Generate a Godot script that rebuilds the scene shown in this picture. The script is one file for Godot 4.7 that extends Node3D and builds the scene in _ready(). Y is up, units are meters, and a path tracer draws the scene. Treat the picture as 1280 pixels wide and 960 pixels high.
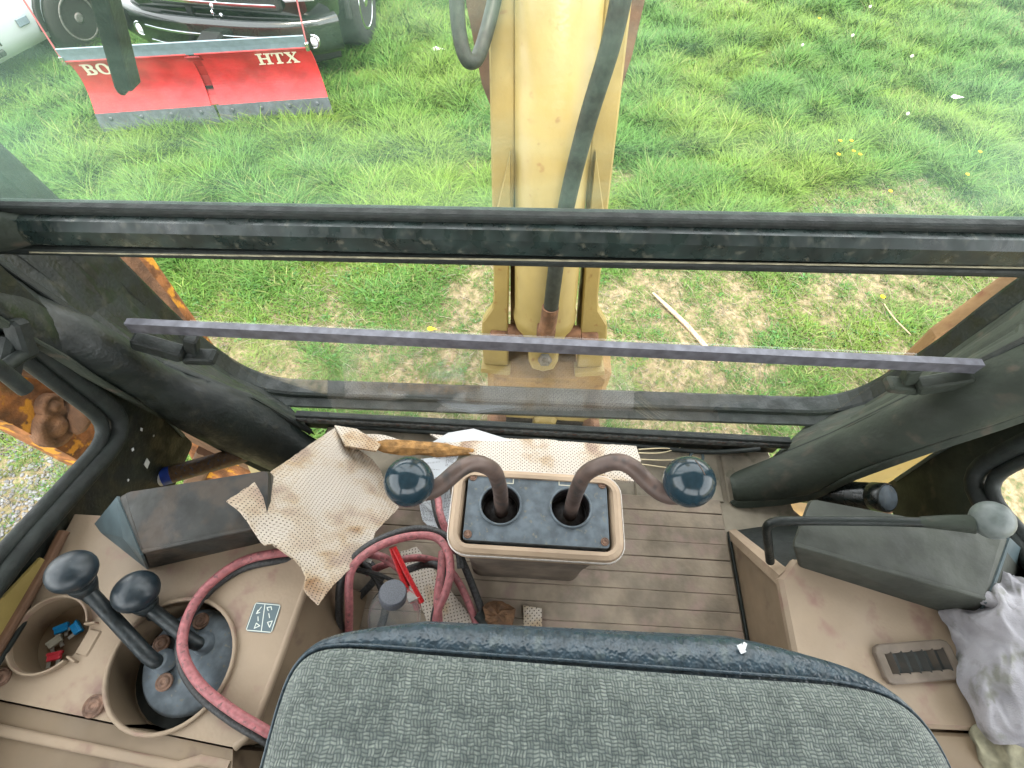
extends Node3D

var rng := RandomNumberGenerator.new()
var M := {}
var taken := {}

# ---------------------------------------------------------------- naming
func numbered(called: String) -> String:
	var n: int = taken.get(called, 0)
	taken[called] = n + 1
	return called if n == 0 else "%s_%03d" % [called, n]

func tag(o: Node, label: String, category: String, group := "", kind := "") -> void:
	if label: o.set_meta("label", label)
	if category: o.set_meta("category", category)
	if group: o.set_meta("group", group)
	if kind: o.set_meta("kind", kind)

func thing(called: String, label: String, category: String, at := Vector3.ZERO, turn := 0.0, group := "") -> Node3D:
	var o := Node3D.new()
	o.name = numbered(called)
	o.position = at
	o.rotation.y = turn
	add_child(o)
	tag(o, label, category, group)
	return o

# ---------------------------------------------------------------- mesh building
func ST() -> SurfaceTool:
	var st := SurfaceTool.new()
	st.begin(Mesh.PRIMITIVE_TRIANGLES)
	return st

func put(st: SurfaceTool, v: PackedVector3Array, smooth: bool, close := true) -> void:
	var vol := 0.0
	if close:
		var c := Vector3.ZERO
		for p in v: c += p
		c /= maxf(v.size(), 1)
		for i in range(0, v.size(), 3):
			vol += (v[i] - c).dot((v[i + 1] - c).cross(v[i + 2] - c))
	st.set_smooth_group(0 if smooth else -1)
	for i in range(0, v.size(), 3):
		st.add_vertex(v[i])
		if vol > 0:
			st.add_vertex(v[i + 2]); st.add_vertex(v[i + 1])
		else:
			st.add_vertex(v[i + 1]); st.add_vertex(v[i + 2])

# joins rings of equally many points; caps are flat
func loft(st: SurfaceTool, rings: Array, smooth := true, caps := true, ring_closed := true, cyclic := false) -> void:
	var v := PackedVector3Array()
	var n: int = rings[0].size()
	var last: int = rings.size() if cyclic else rings.size() - 1
	for i in last:
		var a: PackedVector3Array = rings[i]
		var b: PackedVector3Array = rings[(i + 1) % rings.size()]
		for k in (n if ring_closed else n - 1):
			var k2 := (k + 1) % n
			v.append_array([a[k], b[k], b[k2], a[k], b[k2], a[k2]])
	var c := PackedVector3Array()
	if caps:
		for e in [0, rings.size() - 1]:
			var r: PackedVector3Array = rings[e]
			var m := Vector3.ZERO
			for p in r: m += p
			m /= n
			for k in n:
				if e == 0: c.append_array([m, r[k], r[(k + 1) % n]])
				else: c.append_array([m, r[(k + 1) % n], r[k]])
	# orientation from the whole closed body
	var vol := 0.0
	var all := v + c
	var o := Vector3.ZERO
	for p in all: o += p
	o /= all.size()
	for i in range(0, all.size(), 3):
		vol += (all[i] - o).dot((all[i + 1] - o).cross(all[i + 2] - o))
	for part in [[v, smooth], [c, false]]:
		st.set_smooth_group(0 if part[1] else -1)
		var w: PackedVector3Array = part[0]
		for i in range(0, w.size(), 3):
			st.add_vertex(w[i])
			st.add_vertex(w[i + 2] if vol > 0 else w[i + 1])
			st.add_vertex(w[i + 1] if vol > 0 else w[i + 2])

func circle(n: int, rx := 1.0, ry := -1.0) -> PackedVector2Array:
	var out := PackedVector2Array()
	for i in n:
		out.append(Vector2(cos(TAU * i / n) * rx, sin(TAU * i / n) * (rx if ry < 0 else ry)))
	return out

func rrect(w: float, h: float, r: float, n := 4) -> PackedVector2Array:
	var out := PackedVector2Array()
	for q in 4:
		var c := Vector2((w / 2 - r) * (1 if q in [0, 3] else -1), (h / 2 - r) * (1 if q < 2 else -1))
		for i in n + 1:
			var a := PI / 2 * q + PI / 2 * i / n
			out.append(c + Vector2(cos(a), sin(a)) * r)
	return out

# sweeps a 2D outline along a path; up gives the outline's y direction
func sweep(st: SurfaceTool, path: Array, outline: PackedVector2Array, up := Vector3.UP, smooth := true, scales := [], cyclic := false, caps := true) -> void:
	var rings := []
	var side := Vector3.ZERO
	for i in path.size():
		var a: Vector3 = path[(i - 1 + path.size()) % path.size()] if i > 0 or cyclic else path[0]
		var b: Vector3 = path[(i + 1) % path.size()] if i < path.size() - 1 or cyclic else path[-1]
		var t := (b - a).normalized()
		var s: Vector3
		if side == Vector3.ZERO or up != Vector3.ZERO:
			var u := up if up != Vector3.ZERO else (Vector3.UP if absf(t.y) < 0.9 else Vector3.RIGHT)
			s = t.cross(u).normalized()
		else:
			s = (side - t * side.dot(t)).normalized()
		side = s
		var w := s.cross(t).normalized()
		var k: float = scales[i] if scales.size() else 1.0
		var r := PackedVector3Array()
		for p in outline: r.append(path[i] + (s * p.x + w * p.y) * k)
		rings.append(r)
	loft(st, rings, smooth, caps and not cyclic, true, cyclic)

func tube(st: SurfaceTool, path: Array, r: float, sides := 12, scales := []) -> void:
	sweep(st, path, circle(sides, r), Vector3.ZERO, true, scales)

func curve(pts: Array, per := 6) -> Array:
	var out := []
	for i in pts.size() - 1:
		var p0: Vector3 = pts[maxi(i - 1, 0)]
		var p3: Vector3 = pts[mini(i + 2, pts.size() - 1)]
		for k in per:
			out.append((pts[i] as Vector3).cubic_interpolate(pts[i + 1], p0, p3, float(k) / per))
	out.append(pts[-1])
	return out

# rounded polygon corners in 3D
func rounded(pts: Array, r: float, n := 5, closed := false) -> Array:
	var out := []
	for i in pts.size():
		if not closed and (i == 0 or i == pts.size() - 1):
			out.append(pts[i]); continue
		var p: Vector3 = pts[i]
		var a: Vector3 = pts[(i - 1 + pts.size()) % pts.size()]
		var b: Vector3 = pts[(i + 1) % pts.size()]
		var ra := minf(r, p.distance_to(a) * 0.48)
		var rb := minf(r, p.distance_to(b) * 0.48)
		var s := p + (a - p).normalized() * ra
		var e := p + (b - p).normalized() * rb
		for k in n + 1:
			var t := float(k) / n
			out.append(s.lerp(p, t).lerp(p.lerp(e, t), t))
	return out

func inset(poly: PackedVector2Array, by: float) -> PackedVector2Array:
	var out := PackedVector2Array()
	var n := poly.size()
	var ccw := not Geometry2D.is_polygon_clockwise(poly)
	for i in n:
		var e0 := (poly[i] - poly[(i - 1 + n) % n]).normalized()
		var e1 := (poly[(i + 1) % n] - poly[i]).normalized()
		var n0 := Vector2(-e0.y, e0.x) * (1.0 if ccw else -1.0)
		var n1 := Vector2(-e1.y, e1.x) * (1.0 if ccw else -1.0)
		var m := (n0 + n1)
		m = m.normalized() / maxf(m.normalized().dot(n0), 0.5) if m.length() > 0.01 else n0
		out.append(poly[i] + m * by)
	return out

# extrudes a polygon in the xy plane of xf along its z from 0 to depth, edges chamfered
func prism(st: SurfaceTool, poly: PackedVector2Array, depth: float, xf := Transform3D(), bevel := 0.0) -> void:
	var small := inset(poly, bevel) if bevel > 0 else poly
	var idx := Geometry2D.triangulate_polygon(small)
	var v := PackedVector3Array()
	var levels := [[small, 0.0], [poly, bevel], [poly, depth - bevel], [small, depth]] if bevel > 0 else [[poly, 0.0], [poly, depth]]
	var n := poly.size()
	var flip := Geometry2D.is_polygon_clockwise(poly)
	for i in levels.size() - 1:
		for k in n:
			var k2 := (k + 1) % n
			var a: Vector2 = levels[i][0][k]
			var b: Vector2 = levels[i][0][k2]
			var c: Vector2 = levels[i + 1][0][k2]
			var d: Vector2 = levels[i + 1][0][k]
			var A := Vector3(a.x, a.y, levels[i][1])
			var B := Vector3(b.x, b.y, levels[i][1])
			var C := Vector3(c.x, c.y, levels[i + 1][1])
			var D := Vector3(d.x, d.y, levels[i + 1][1])
			if flip: v.append_array([A, C, B, A, D, C])
			else: v.append_array([A, B, C, A, C, D])
	for i in range(0, idx.size(), 3):
		var a := small[idx[i]]
		var b := small[idx[i + 1]]
		var c := small[idx[i + 2]]
		if (b - a).cross(c - a) < 0:
			var t := b
			b = c
			c = t
		v.append_array([Vector3(a.x, a.y, 0), Vector3(c.x, c.y, 0), Vector3(b.x, b.y, 0)])
		v.append_array([Vector3(a.x, a.y, depth), Vector3(b.x, b.y, depth), Vector3(c.x, c.y, depth)])
	for i in v.size(): v[i] = xf * v[i]
	put(st, v, false)

func box(st: SurfaceTool, centre: Vector3, size: Vector3, turn := Basis(), bevel := 0.0) -> void:
	var b := bevel if bevel > 0 else minf(size.x, minf(size.y, size.z)) * 0.06
	prism(st, rrect(size.x, size.y, b, 1), size.z, Transform3D(turn, centre) * Transform3D(Basis(), Vector3(0, 0, -size.z / 2)), b * 0.7)

# a body between two quads (four corners each)
func hexa(st: SurfaceTool, lo: Array, hi: Array) -> void:
	loft(st, [PackedVector3Array(lo), PackedVector3Array(hi)], false)

func lathe(st: SurfaceTool, profile: Array, xf: Transform3D, n := 24, smooth := true) -> void:
	var rings := []
	for p in profile:
		var r := PackedVector3Array()
		for i in n:
			r.append(xf * Vector3(cos(TAU * i / n) * p[0], p[1], sin(TAU * i / n) * p[0]))
		rings.append(r)
	loft(st, rings, smooth)

func along(from: Vector3, to: Vector3) -> Transform3D:   # y axis from -> to, origin at from
	var y := (to - from).normalized()
	var x := y.cross(Vector3(0.3, 0.2, 0.9)).normalized()
	return Transform3D(Basis(x, y, x.cross(y)), from)

func ball(st: SurfaceTool, c: Vector3, r: Vector3, turn := Basis(), n := 20) -> void:
	var rings := []
	for j in range(1, n / 2):
		var a := PI * j / (n / 2) - PI / 2
		var q := PackedVector3Array()
		for i in n: q.append(c + turn * Vector3(cos(a) * cos(TAU * i / n) * r.x, sin(a) * r.y, cos(a) * sin(TAU * i / n) * r.z))
		rings.append(q)
	# poles
	var v := PackedVector3Array()
	loft(st, rings, true, false)
	for e in [0, rings.size() - 1]:
		var pole := c + turn * Vector3(0, r.y * (-1 if e == 0 else 1), 0)
		for i in n:
			var a: Vector3 = rings[e][i]
			var b: Vector3 = rings[e][(i + 1) % n]
			v.append_array([pole, a, b] if e == 0 else [pole, b, a])
	put(st, v, true, true)

# a sheet with thickness from a polygon in 3D (roughly flat)
func sheet(st: SurfaceTool, pts: Array, thick: float) -> void:
	var c := Vector3.ZERO
	for p in pts: c += p
	c /= pts.size()
	var nrm := Vector3.ZERO
	for i in pts.size(): nrm += (pts[i] - c).cross(pts[(i + 1) % pts.size()] - c)
	nrm = nrm.normalized()
	if nrm.y < 0: nrm = -nrm
	var x: Vector3 = (pts[1] - pts[0])
	x = (x - nrm * x.dot(nrm)).normalized()
	var y := nrm.cross(x)
	var poly := PackedVector2Array()
	for p in pts: poly.append(Vector2((p - c).dot(x), (p - c).dot(y)))
	prism(st, poly, thick, Transform3D(Basis(x, y, nrm), c - nrm * thick / 2), 0)

func commit(st: SurfaceTool, called: String, mat: Material, parent: Node3D, xf := Transform3D()) -> MeshInstance3D:
	st.generate_normals()
	var mesh := st.commit()
	var o := MeshInstance3D.new()
	o.name = called
	if parent == self:
		o.name = numbered(called)
	if xf != Transform3D():
		var arr := mesh.surface_get_arrays(0)
		var inv := xf.affine_inverse()
		var v: PackedVector3Array = arr[Mesh.ARRAY_VERTEX]
		var n: PackedVector3Array = arr[Mesh.ARRAY_NORMAL]
		for i in v.size():
			v[i] = inv * v[i]
			n[i] = (inv.basis * n[i]).normalized()
		arr[Mesh.ARRAY_VERTEX] = v
		arr[Mesh.ARRAY_NORMAL] = n
		mesh = ArrayMesh.new()
		mesh.add_surface_from_arrays(Mesh.PRIMITIVE_TRIANGLES, arr)
	o.mesh = mesh
	o.material_override = null
	mesh.surface_set_material(0, mat)
	parent.add_child(o, true)
	# geometry is written in the scene's metres; undo the parents' places
	o.transform = (world_of(parent).affine_inverse() * xf) if parent != self else xf
	return o

func world_of(n: Node3D) -> Transform3D:
	var t := n.transform
	var p := n.get_parent()
	while p != self and p is Node3D:
		t = p.transform * t
		p = p.get_parent()
	return t

func local_part(st: SurfaceTool, called: String, mat: Material, parent: Node3D) -> MeshInstance3D:
	st.generate_normals()
	var o := MeshInstance3D.new()
	o.name = called
	o.mesh = st.commit()
	o.mesh.surface_set_material(0, mat)
	parent.add_child(o, true)
	return o

# ---------------------------------------------------------------- materials
func noise(freq: float, seed_: int, octaves := 4, type := FastNoiseLite.TYPE_SIMPLEX) -> FastNoiseLite:
	var f := FastNoiseLite.new()
	f.seed = seed_
	f.frequency = freq
	f.noise_type = type
	f.fractal_octaves = octaves
	f.fractal_gain = 0.55
	return f

func ntex(freq: float, seed_: int, stops: Array, octaves := 5, size := 256, type := FastNoiseLite.TYPE_SIMPLEX) -> NoiseTexture2D:
	var t := NoiseTexture2D.new()
	t.width = size
	t.height = size
	t.seamless = true
	t.normalize = true
	t.noise = noise(freq, seed_, octaves, type)
	var g := Gradient.new()
	var off := PackedFloat32Array()
	var col := PackedColorArray()
	for s in stops:
		off.append(s[0]); col.append(s[1])
	g.offsets = off
	g.colors = col
	t.color_ramp = g
	return t

func grey(a: float) -> Color: return Color(a, a, a)

# textures are shared between materials: grey tones that albedo_color tints
var shared := {}
func share(key: String, make: Callable) -> Texture2D:
	if not shared.has(key): shared[key] = make.call()
	return shared[key]

# base colours are sRGB, dark to light; size = metres per repeat
func mat(colors: Array, size: float, rough: float, freq := 0.02, opts := {}) -> StandardMaterial3D:
	var m := StandardMaterial3D.new()
	var s: int = opts.get("seed", 1)
	var light: Color = colors[-1]
	var ratio := snappedf(clampf(colors[0].get_luminance() / maxf(light.get_luminance(), 0.01), 0.5, 0.9), 0.1)
	var fq := 0.01 if freq < 0.015 else (0.02 if freq < 0.03 else 0.04)
	m.albedo_color = light
	m.albedo_texture = share("tone%.1f %.2f" % [ratio, fq], func(): return ntex(fq, 1, [[0.2, grey(ratio)], [0.8, Color.WHITE]], 6))
	m.uv1_triplanar = true
	m.uv1_world_triplanar = not opts.get("own", false)
	m.uv1_scale = Vector3.ONE / size
	m.uv1_offset = Vector3(s * 0.37, s * 0.61, s * 0.23)
	m.uv1_triplanar_sharpness = 4.0
	m.roughness = rough
	m.metallic = opts.get("metal", 0.0)
	m.metallic_specular = opts.get("spec", 0.5)
	if opts.has("rough2"):
		m.roughness = maxf(rough, opts.rough2)
		var q := snappedf(clampf(minf(rough, opts.rough2) / m.roughness, 0.4, 0.8), 0.2)
		m.roughness_texture = share("rough%.1f" % q, func(): return ntex(0.025, 8, [[0.25, grey(q)], [0.75, Color.WHITE]], 5))
	if opts.has("bump"):
		var bf := snappedf(opts.get("bfreq", 0.08), 0.04)
		var bo: int = opts.get("boct", 3)
		m.heightmap_enabled = true
		m.heightmap_scale = opts.bump
		m.heightmap_texture = share("bump%.2f %d" % [bf, bo], func(): return ntex(bf, 3, [[0.0, Color.BLACK], [1.0, Color.WHITE]], bo, 512))
	if opts.has("over"):   # blotches of another colour: [colors, freq, from, to]
		var d: Array = opts.over
		var oc: Color = d[0][0].lerp(d[0][-1], 0.5)
		oc = Color(snappedf(oc.r, 0.04), snappedf(oc.g, 0.04), snappedf(oc.b, 0.04))
		var from := snappedf(d[2] + 0.08, 0.06)
		var wide := 0.1 if d[3] - d[2] < 0.18 else 0.3
		var of := 0.02 if d[1] < 0.027 else 0.035
		m.detail_enabled = true
		m.detail_blend_mode = BaseMaterial3D.BLEND_MODE_MIX
		m.detail_uv_layer = BaseMaterial3D.DETAIL_UV_1
		m.detail_albedo = share("over" + oc.to_html(), func(): return flat_tex(oc))
		m.detail_mask = share("mask%.2f %.1f %.3f" % [from, wide, of], func(): return ntex(of, 13, [[from, Color.BLACK], [minf(from + wide, 1.0), grey(0.9)]], 6))
	return m

func flat_tex(c: Color) -> ImageTexture:
	var im := Image.create(16, 16, false, Image.FORMAT_RGB8)
	for y in 16:
		for x in 16: im.set_pixel(x, y, c * (0.92 + 0.16 * rng.randf()))
	return ImageTexture.create_from_image(im)

func imgtex(im: Image) -> ImageTexture: return ImageTexture.create_from_image(im)

func weave() -> Array:
	var n := 768
	var cell := 12
	var im := Image.create(n, n, false, Image.FORMAT_RGB8)
	var hi := Image.create(n, n, false, Image.FORMAT_RGB8)
	var k := n / cell
	var tone := []
	var flip := []
	for i in k * k * 2:
		tone.append(rng.randf())
		flip.append(rng.randf())
	var row := []
	for i in k * 2: row.append(rng.randf() * 0.5)
	for y in n:
		for x in n:
			# threads wander a little; the wandering repeats with the tile
			var wx := fposmod(x + 2.6 * sin(TAU * (y * 5.0 / n) + 1.3 * sin(TAU * x * 2.0 / n)) + 1.6 * sin(TAU * (y * 17.0 + x * 4.0) / n), n)
			var wy := fposmod(y + 2.6 * sin(TAU * (x * 4.0 / n) + 1.7 * sin(TAU * y * 3.0 / n)) + 1.6 * sin(TAU * (x * 19.0 + y * 3.0) / n), n)
			var cx := int(wx / cell)
			var cy := int(wy / cell)
			var fx := fmod(wx, cell) / float(cell) - 0.5
			var fy := fmod(wy, cell) / float(cell) - 0.5
			# threads float over two cells: flat ones lie across, the others along
			var over := (cx / 2 + cy / 2) % 2 == 0
			if flip[(cy / 2) * k + cx / 2] > 0.88: over = not over
			var q: float = fy if over else fx
			var l: float = (cx % 2 + fx) / 2.0 - 0.25 if over else (cy % 2 + fy) / 2.0 - 0.25
			var h := clampf(1.0 - pow(absf(q) * 2.1, 2.5), 0.0, 1.0) * clampf(1.10 - pow(absf(l) * 1.95, 4.0), 0.0, 1.0)
			var t: float = tone[(cy if over else cy / 2) * k + (cx / 2 if over else cx) + (0 if over else k * k)] * 0.62 + 0.06 + row[(cx if over else cy) + (k if over else 0)]
			var strand := 0.94 + 0.06 * sin((q * 3.0 + l * 0.8) * TAU * 1.3 + cx * 2.1 + cy)
			var c := Color(0.37, 0.405, 0.39).lerp(Color(0.58, 0.61, 0.575), clampf(t, 0, 1)) * strand
			c = Color(0.20, 0.245, 0.25).lerp(c, 0.30 + 0.70 * h)  # thread ends and gaps darkened in the colour to shade the weave
			im.set_pixel(x, y, c)
			hi.set_pixel(x, y, grey(h * (0.7 + 0.3 * t)))
	return [imgtex(im), imgtex(hi)]

func perforated() -> Array:
	var n := 512
	var im := Image.create(n, n, false, Image.FORMAT_RGB8)
	var hi := Image.create(n, n, false, Image.FORMAT_RGB8)
	var f := noise(0.02, 5, 4)
	var per := 64.0
	for y in n:
		for x in n:
			var d := 9.0e9
			for o in [Vector2(0, 0), Vector2(per / 2, per / 2)]:
				var p := Vector2(fposmod(x - o.x, per) - per / 2, fposmod(y - o.y, per) - per / 2)
				d = minf(d, p.length())
			var hole := smoothstep(6.0, 10.0, d)
			var g := 0.97 + 0.06 * f.get_noise_2d(x, y) + rng.randf() * 0.03
			im.set_pixel(x, y, Color(0.24, 0.215, 0.19).lerp(Color(0.755, 0.72, 0.68) * g, hole))
			hi.set_pixel(x, y, grey(hole))
	return [imgtex(im), imgtex(hi)]

func decal_art() -> ImageTexture:
	var n := 256
	var im := Image.create(n, n, false, Image.FORMAT_RGB8)
	im.fill(Color(0.34, 0.40, 0.42))
	var white := Color(0.82, 0.84, 0.80)
	var line := func(a: Vector2, b: Vector2, w: float) -> void:
		var lo := Vector2(minf(a.x, b.x) - w, minf(a.y, b.y) - w)
		var up := Vector2(maxf(a.x, b.x) + w, maxf(a.y, b.y) + w)
		for y in range(maxi(0, int(lo.y)), mini(n, int(up.y) + 1)):
			for x in range(maxi(0, int(lo.x)), mini(n, int(up.x) + 1)):
				if Geometry2D.get_closest_point_to_segment(Vector2(x, y), a, b).distance_to(Vector2(x, y)) < w:
					im.set_pixel(x, y, white)
	line.call(Vector2(10, 10), Vector2(245, 10), 4.0); line.call(Vector2(245, 10), Vector2(245, 245), 4.0)
	line.call(Vector2(245, 245), Vector2(10, 245), 4.0); line.call(Vector2(10, 245), Vector2(10, 10), 4.0)
	line.call(Vector2(100, 14), Vector2(150, 240), 4.0)
	# left column: arrow up, dash, triangle; right column: hook, dash, triangle
	line.call(Vector2(50, 100), Vector2(75, 40), 4.0); line.call(Vector2(50, 100), Vector2(55, 70), 4.0); line.call(Vector2(50, 100), Vector2(78, 88), 4.0)
	line.call(Vector2(75, 125), Vector2(90, 160), 4.0)
	line.call(Vector2(80, 180), Vector2(120, 200), 4.0); line.call(Vector2(120, 200), Vector2(78, 225), 4.0); line.call(Vector2(78, 225), Vector2(80, 180), 4.0)
	line.call(Vector2(130, 40), Vector2(165, 30), 4.0); line.call(Vector2(165, 30), Vector2(180, 55), 4.0); line.call(Vector2(130, 40), Vector2(150, 65), 4.0)
	line.call(Vector2(165, 90), Vector2(185, 125), 4.0)
	line.call(Vector2(180, 165), Vector2(220, 150), 4.0); line.call(Vector2(220, 150), Vector2(215, 205), 4.0); line.call(Vector2(215, 205), Vector2(180, 165), 4.0)
	return imgtex(im)

func paper_art(kind: int) -> ImageTexture:
	var n := 256
	var im := Image.create(n, n, false, Image.FORMAT_RGB8)
	im.fill(Color(0.80, 0.82, 0.84))
	for r in 30:
		var y := 14 + r * 8
		var x := 14
		while x < 236:
			var w := rng.randi_range(3, 16)
			if kind == 1 or (r > 12 and x < 150) or r % 5 == 0:
				im.fill_rect(Rect2i(x, y, mini(w, 240 - x), 3), Color(0.38, 0.38, 0.40))
			x += w + 5
	if kind == 0: im.fill_rect(Rect2i(150, 60, 44, 44), Color(0.2, 0.2, 0.24))
	return imgtex(im)

func hazed_dirty_glass() -> StandardMaterial3D:
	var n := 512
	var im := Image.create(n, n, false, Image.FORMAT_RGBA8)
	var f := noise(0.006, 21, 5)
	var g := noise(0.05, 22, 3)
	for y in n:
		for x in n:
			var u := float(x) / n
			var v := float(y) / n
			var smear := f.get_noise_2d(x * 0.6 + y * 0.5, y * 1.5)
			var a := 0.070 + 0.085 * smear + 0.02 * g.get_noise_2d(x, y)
			a += 0.28 * smoothstep(0.36, 0.0, u + 0.30 * (v - 0.5)) + 0.32 * smoothstep(0.56, 1.0, u + 0.2 * (0.5 - v))  # sky reflection and haze painted as a denser film towards both sides
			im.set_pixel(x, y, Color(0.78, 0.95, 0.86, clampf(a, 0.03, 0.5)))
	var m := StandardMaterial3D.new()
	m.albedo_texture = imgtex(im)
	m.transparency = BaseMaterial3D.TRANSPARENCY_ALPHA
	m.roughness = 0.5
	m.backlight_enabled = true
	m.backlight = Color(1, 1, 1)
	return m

func plain(c: Color, rough: float, metal := 0.0) -> StandardMaterial3D:
	var m := StandardMaterial3D.new()
	m.albedo_color = c
	m.roughness = rough
	m.metallic = metal
	return m

func make_materials() -> void:
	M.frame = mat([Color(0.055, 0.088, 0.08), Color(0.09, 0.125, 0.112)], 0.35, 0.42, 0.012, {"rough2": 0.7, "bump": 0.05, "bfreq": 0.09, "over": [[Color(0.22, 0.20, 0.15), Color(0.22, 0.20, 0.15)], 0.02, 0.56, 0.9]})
	M.frame_pale_hazed = mat([Color(0.135, 0.17, 0.14), Color(0.19, 0.22, 0.18)], 0.4, 0.6, 0.012, {"seed": 9, "rough2": 0.85, "bump": 0.05, "bfreq": 0.09, "over": [[Color(0.30, 0.30, 0.24), Color(0.30, 0.29, 0.23)], 0.02, 0.55, 0.9]})  # frame paint lightened to olive: lens haze of the right side in the colour
	M.rubber = mat([Color(0.06, 0.09, 0.08), Color(0.10, 0.13, 0.115)], 0.2, 0.55, 0.02, {"seed": 4, "rough2": 0.75, "bump": 0.03})
	M.worn = mat([Color(0.10, 0.15, 0.145), Color(0.155, 0.205, 0.195)], 0.25, 0.22, 0.02, {"seed": 12, "rough2": 0.5, "over": [[Color(0.34, 0.34, 0.31), Color(0.38, 0.36, 0.32)], 0.035, 0.58, 0.9]})
	M.alu = mat([Color(0.33, 0.34, 0.37), Color(0.43, 0.43, 0.46)], 0.3, 0.3, 0.03, {"seed": 14, "metal": 0.3, "rough2": 0.5})
	M.steel = mat([Color(0.22, 0.26, 0.28), Color(0.34, 0.37, 0.38), Color(0.42, 0.43, 0.42)], 0.2, 0.4, 0.03, {"seed": 15, "rough2": 0.65, "over": [[Color(0.40, 0.32, 0.25), Color(0.33, 0.25, 0.2)], 0.03, 0.6, 0.72]})
	M.yellow = mat([Color(0.545, 0.47, 0.26), Color(0.59, 0.52, 0.305)], 0.6, 0.42, 0.008, {"seed": 17, "rough2": 0.6, "bump": 0.03, "over": [[Color(0.46, 0.36, 0.20), Color(0.46, 0.36, 0.20)], 0.035, 0.70, 0.80]})
	M.yellow_dull = mat([Color(0.48, 0.37, 0.19), Color(0.56, 0.44, 0.24)], 0.5, 0.55, 0.01, {"seed": 18, "rough2": 0.75, "bump": 0.05, "over": [[Color(0.42, 0.26, 0.13), Color(0.32, 0.19, 0.11)], 0.02, 0.55, 0.75]})
	M.rust = mat([Color(0.40, 0.23, 0.13), Color(0.52, 0.31, 0.17), Color(0.62, 0.40, 0.22)], 0.4, 0.85, 0.02, {"seed": 19, "bump": 0.12, "bfreq": 0.06, "over": [[Color(0.84, 0.60, 0.16), Color(0.76, 0.50, 0.12)], 0.018, 0.52, 0.66]})
	M.leg_dull = mat([Color(0.44, 0.34, 0.22), Color(0.55, 0.43, 0.28)], 0.5, 0.7, 0.01, {"seed": 21, "rough2": 0.85, "bump": 0.05, "over": [[Color(0.42, 0.28, 0.18), Color(0.36, 0.24, 0.15)], 0.02, 0.5, 0.7]})
	M.rust_plain = mat([Color(0.34, 0.23, 0.17), Color(0.43, 0.29, 0.21), Color(0.50, 0.36, 0.26)], 0.3, 0.85, 0.02, {"seed": 20, "bump": 0.1})
	M.rust_brown = mat([Color(0.32, 0.23, 0.17), Color(0.39, 0.28, 0.20)], 0.5, 0.7, 0.02, {"seed": 22, "bump": 0.05})
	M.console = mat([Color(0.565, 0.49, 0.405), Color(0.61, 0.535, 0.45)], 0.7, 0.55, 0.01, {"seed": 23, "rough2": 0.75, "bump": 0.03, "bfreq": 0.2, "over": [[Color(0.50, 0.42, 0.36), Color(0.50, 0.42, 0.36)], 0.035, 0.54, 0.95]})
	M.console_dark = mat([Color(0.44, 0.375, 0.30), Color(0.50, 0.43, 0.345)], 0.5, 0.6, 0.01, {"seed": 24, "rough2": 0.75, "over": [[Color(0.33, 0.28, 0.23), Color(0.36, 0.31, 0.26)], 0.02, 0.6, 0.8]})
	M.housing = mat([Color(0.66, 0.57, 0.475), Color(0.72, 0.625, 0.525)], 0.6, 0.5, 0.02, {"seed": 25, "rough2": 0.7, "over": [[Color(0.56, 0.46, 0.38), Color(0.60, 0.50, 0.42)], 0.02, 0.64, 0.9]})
	M.housing_worn = mat([Color(0.78, 0.74, 0.70), Color(0.86, 0.83, 0.80)], 0.1, 0.5, 0.03, {"seed": 26})
	M.plate = mat([Color(0.29, 0.335, 0.38), Color(0.35, 0.39, 0.43), Color(0.40, 0.44, 0.47)], 0.15, 0.5, 0.015, {"seed": 27, "rough2": 0.7, "over": [[Color(0.46, 0.46, 0.46), Color(0.42, 0.40, 0.37)], 0.03, 0.66, 0.84]})
	M.socket = mat([Color(0.16, 0.145, 0.14), Color(0.24, 0.22, 0.215)], 0.1, 0.45, 0.03, {"seed": 28, "rough2": 0.7})
	M.knob = mat([Color(0.12, 0.19, 0.225), Color(0.135, 0.205, 0.24)], 0.1, 0.12, 0.03, {"seed": 29, "rough2": 0.2})
	M.knob_matte = mat([Color(0.105, 0.145, 0.17), Color(0.125, 0.165, 0.19)], 0.1, 0.26, 0.03, {"seed": 30, "rough2": 0.48, "over": [[Color(0.36, 0.37, 0.36), Color(0.42, 0.42, 0.4)], 0.03, 0.78, 0.88]})
	M.gloss = mat([Color(0.06, 0.085, 0.08), Color(0.09, 0.115, 0.105)], 0.2, 0.2, 0.03, {"seed": 65, "rough2": 0.35})
	M.knob_grey = mat([Color(0.34, 0.37, 0.36), Color(0.38, 0.41, 0.40)], 0.1, 0.45, 0.03, {"seed": 64})
	M.lever = mat([Color(0.10, 0.13, 0.14), Color(0.15, 0.18, 0.19)], 0.1, 0.4, 0.03, {"seed": 31, "rough2": 0.6})
	M.lever_bare = mat([Color(0.32, 0.27, 0.25), Color(0.42, 0.35, 0.32)], 0.25, 0.45, 0.02, {"seed": 32, "metal": 0.2, "rough2": 0.65, "over": [[Color(0.24, 0.23, 0.24), Color(0.26, 0.25, 0.26)], 0.02, 0.52, 0.9]})
	M.bolt = mat([Color(0.40, 0.29, 0.24), Color(0.47, 0.35, 0.29), Color(0.52, 0.40, 0.33)], 0.14, 0.75, 0.04, {"seed": 33, "bump": 0.02})
	M.mat = mat([Color(0.49, 0.44, 0.375), Color(0.58, 0.525, 0.455)], 0.45, 0.7, 0.02, {"seed": 34, "rough2": 0.88, "bump": 0.03, "over": [[Color(0.54, 0.50, 0.45), Color(0.54, 0.48, 0.43)], 0.015, 0.46, 0.86]})
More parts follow.
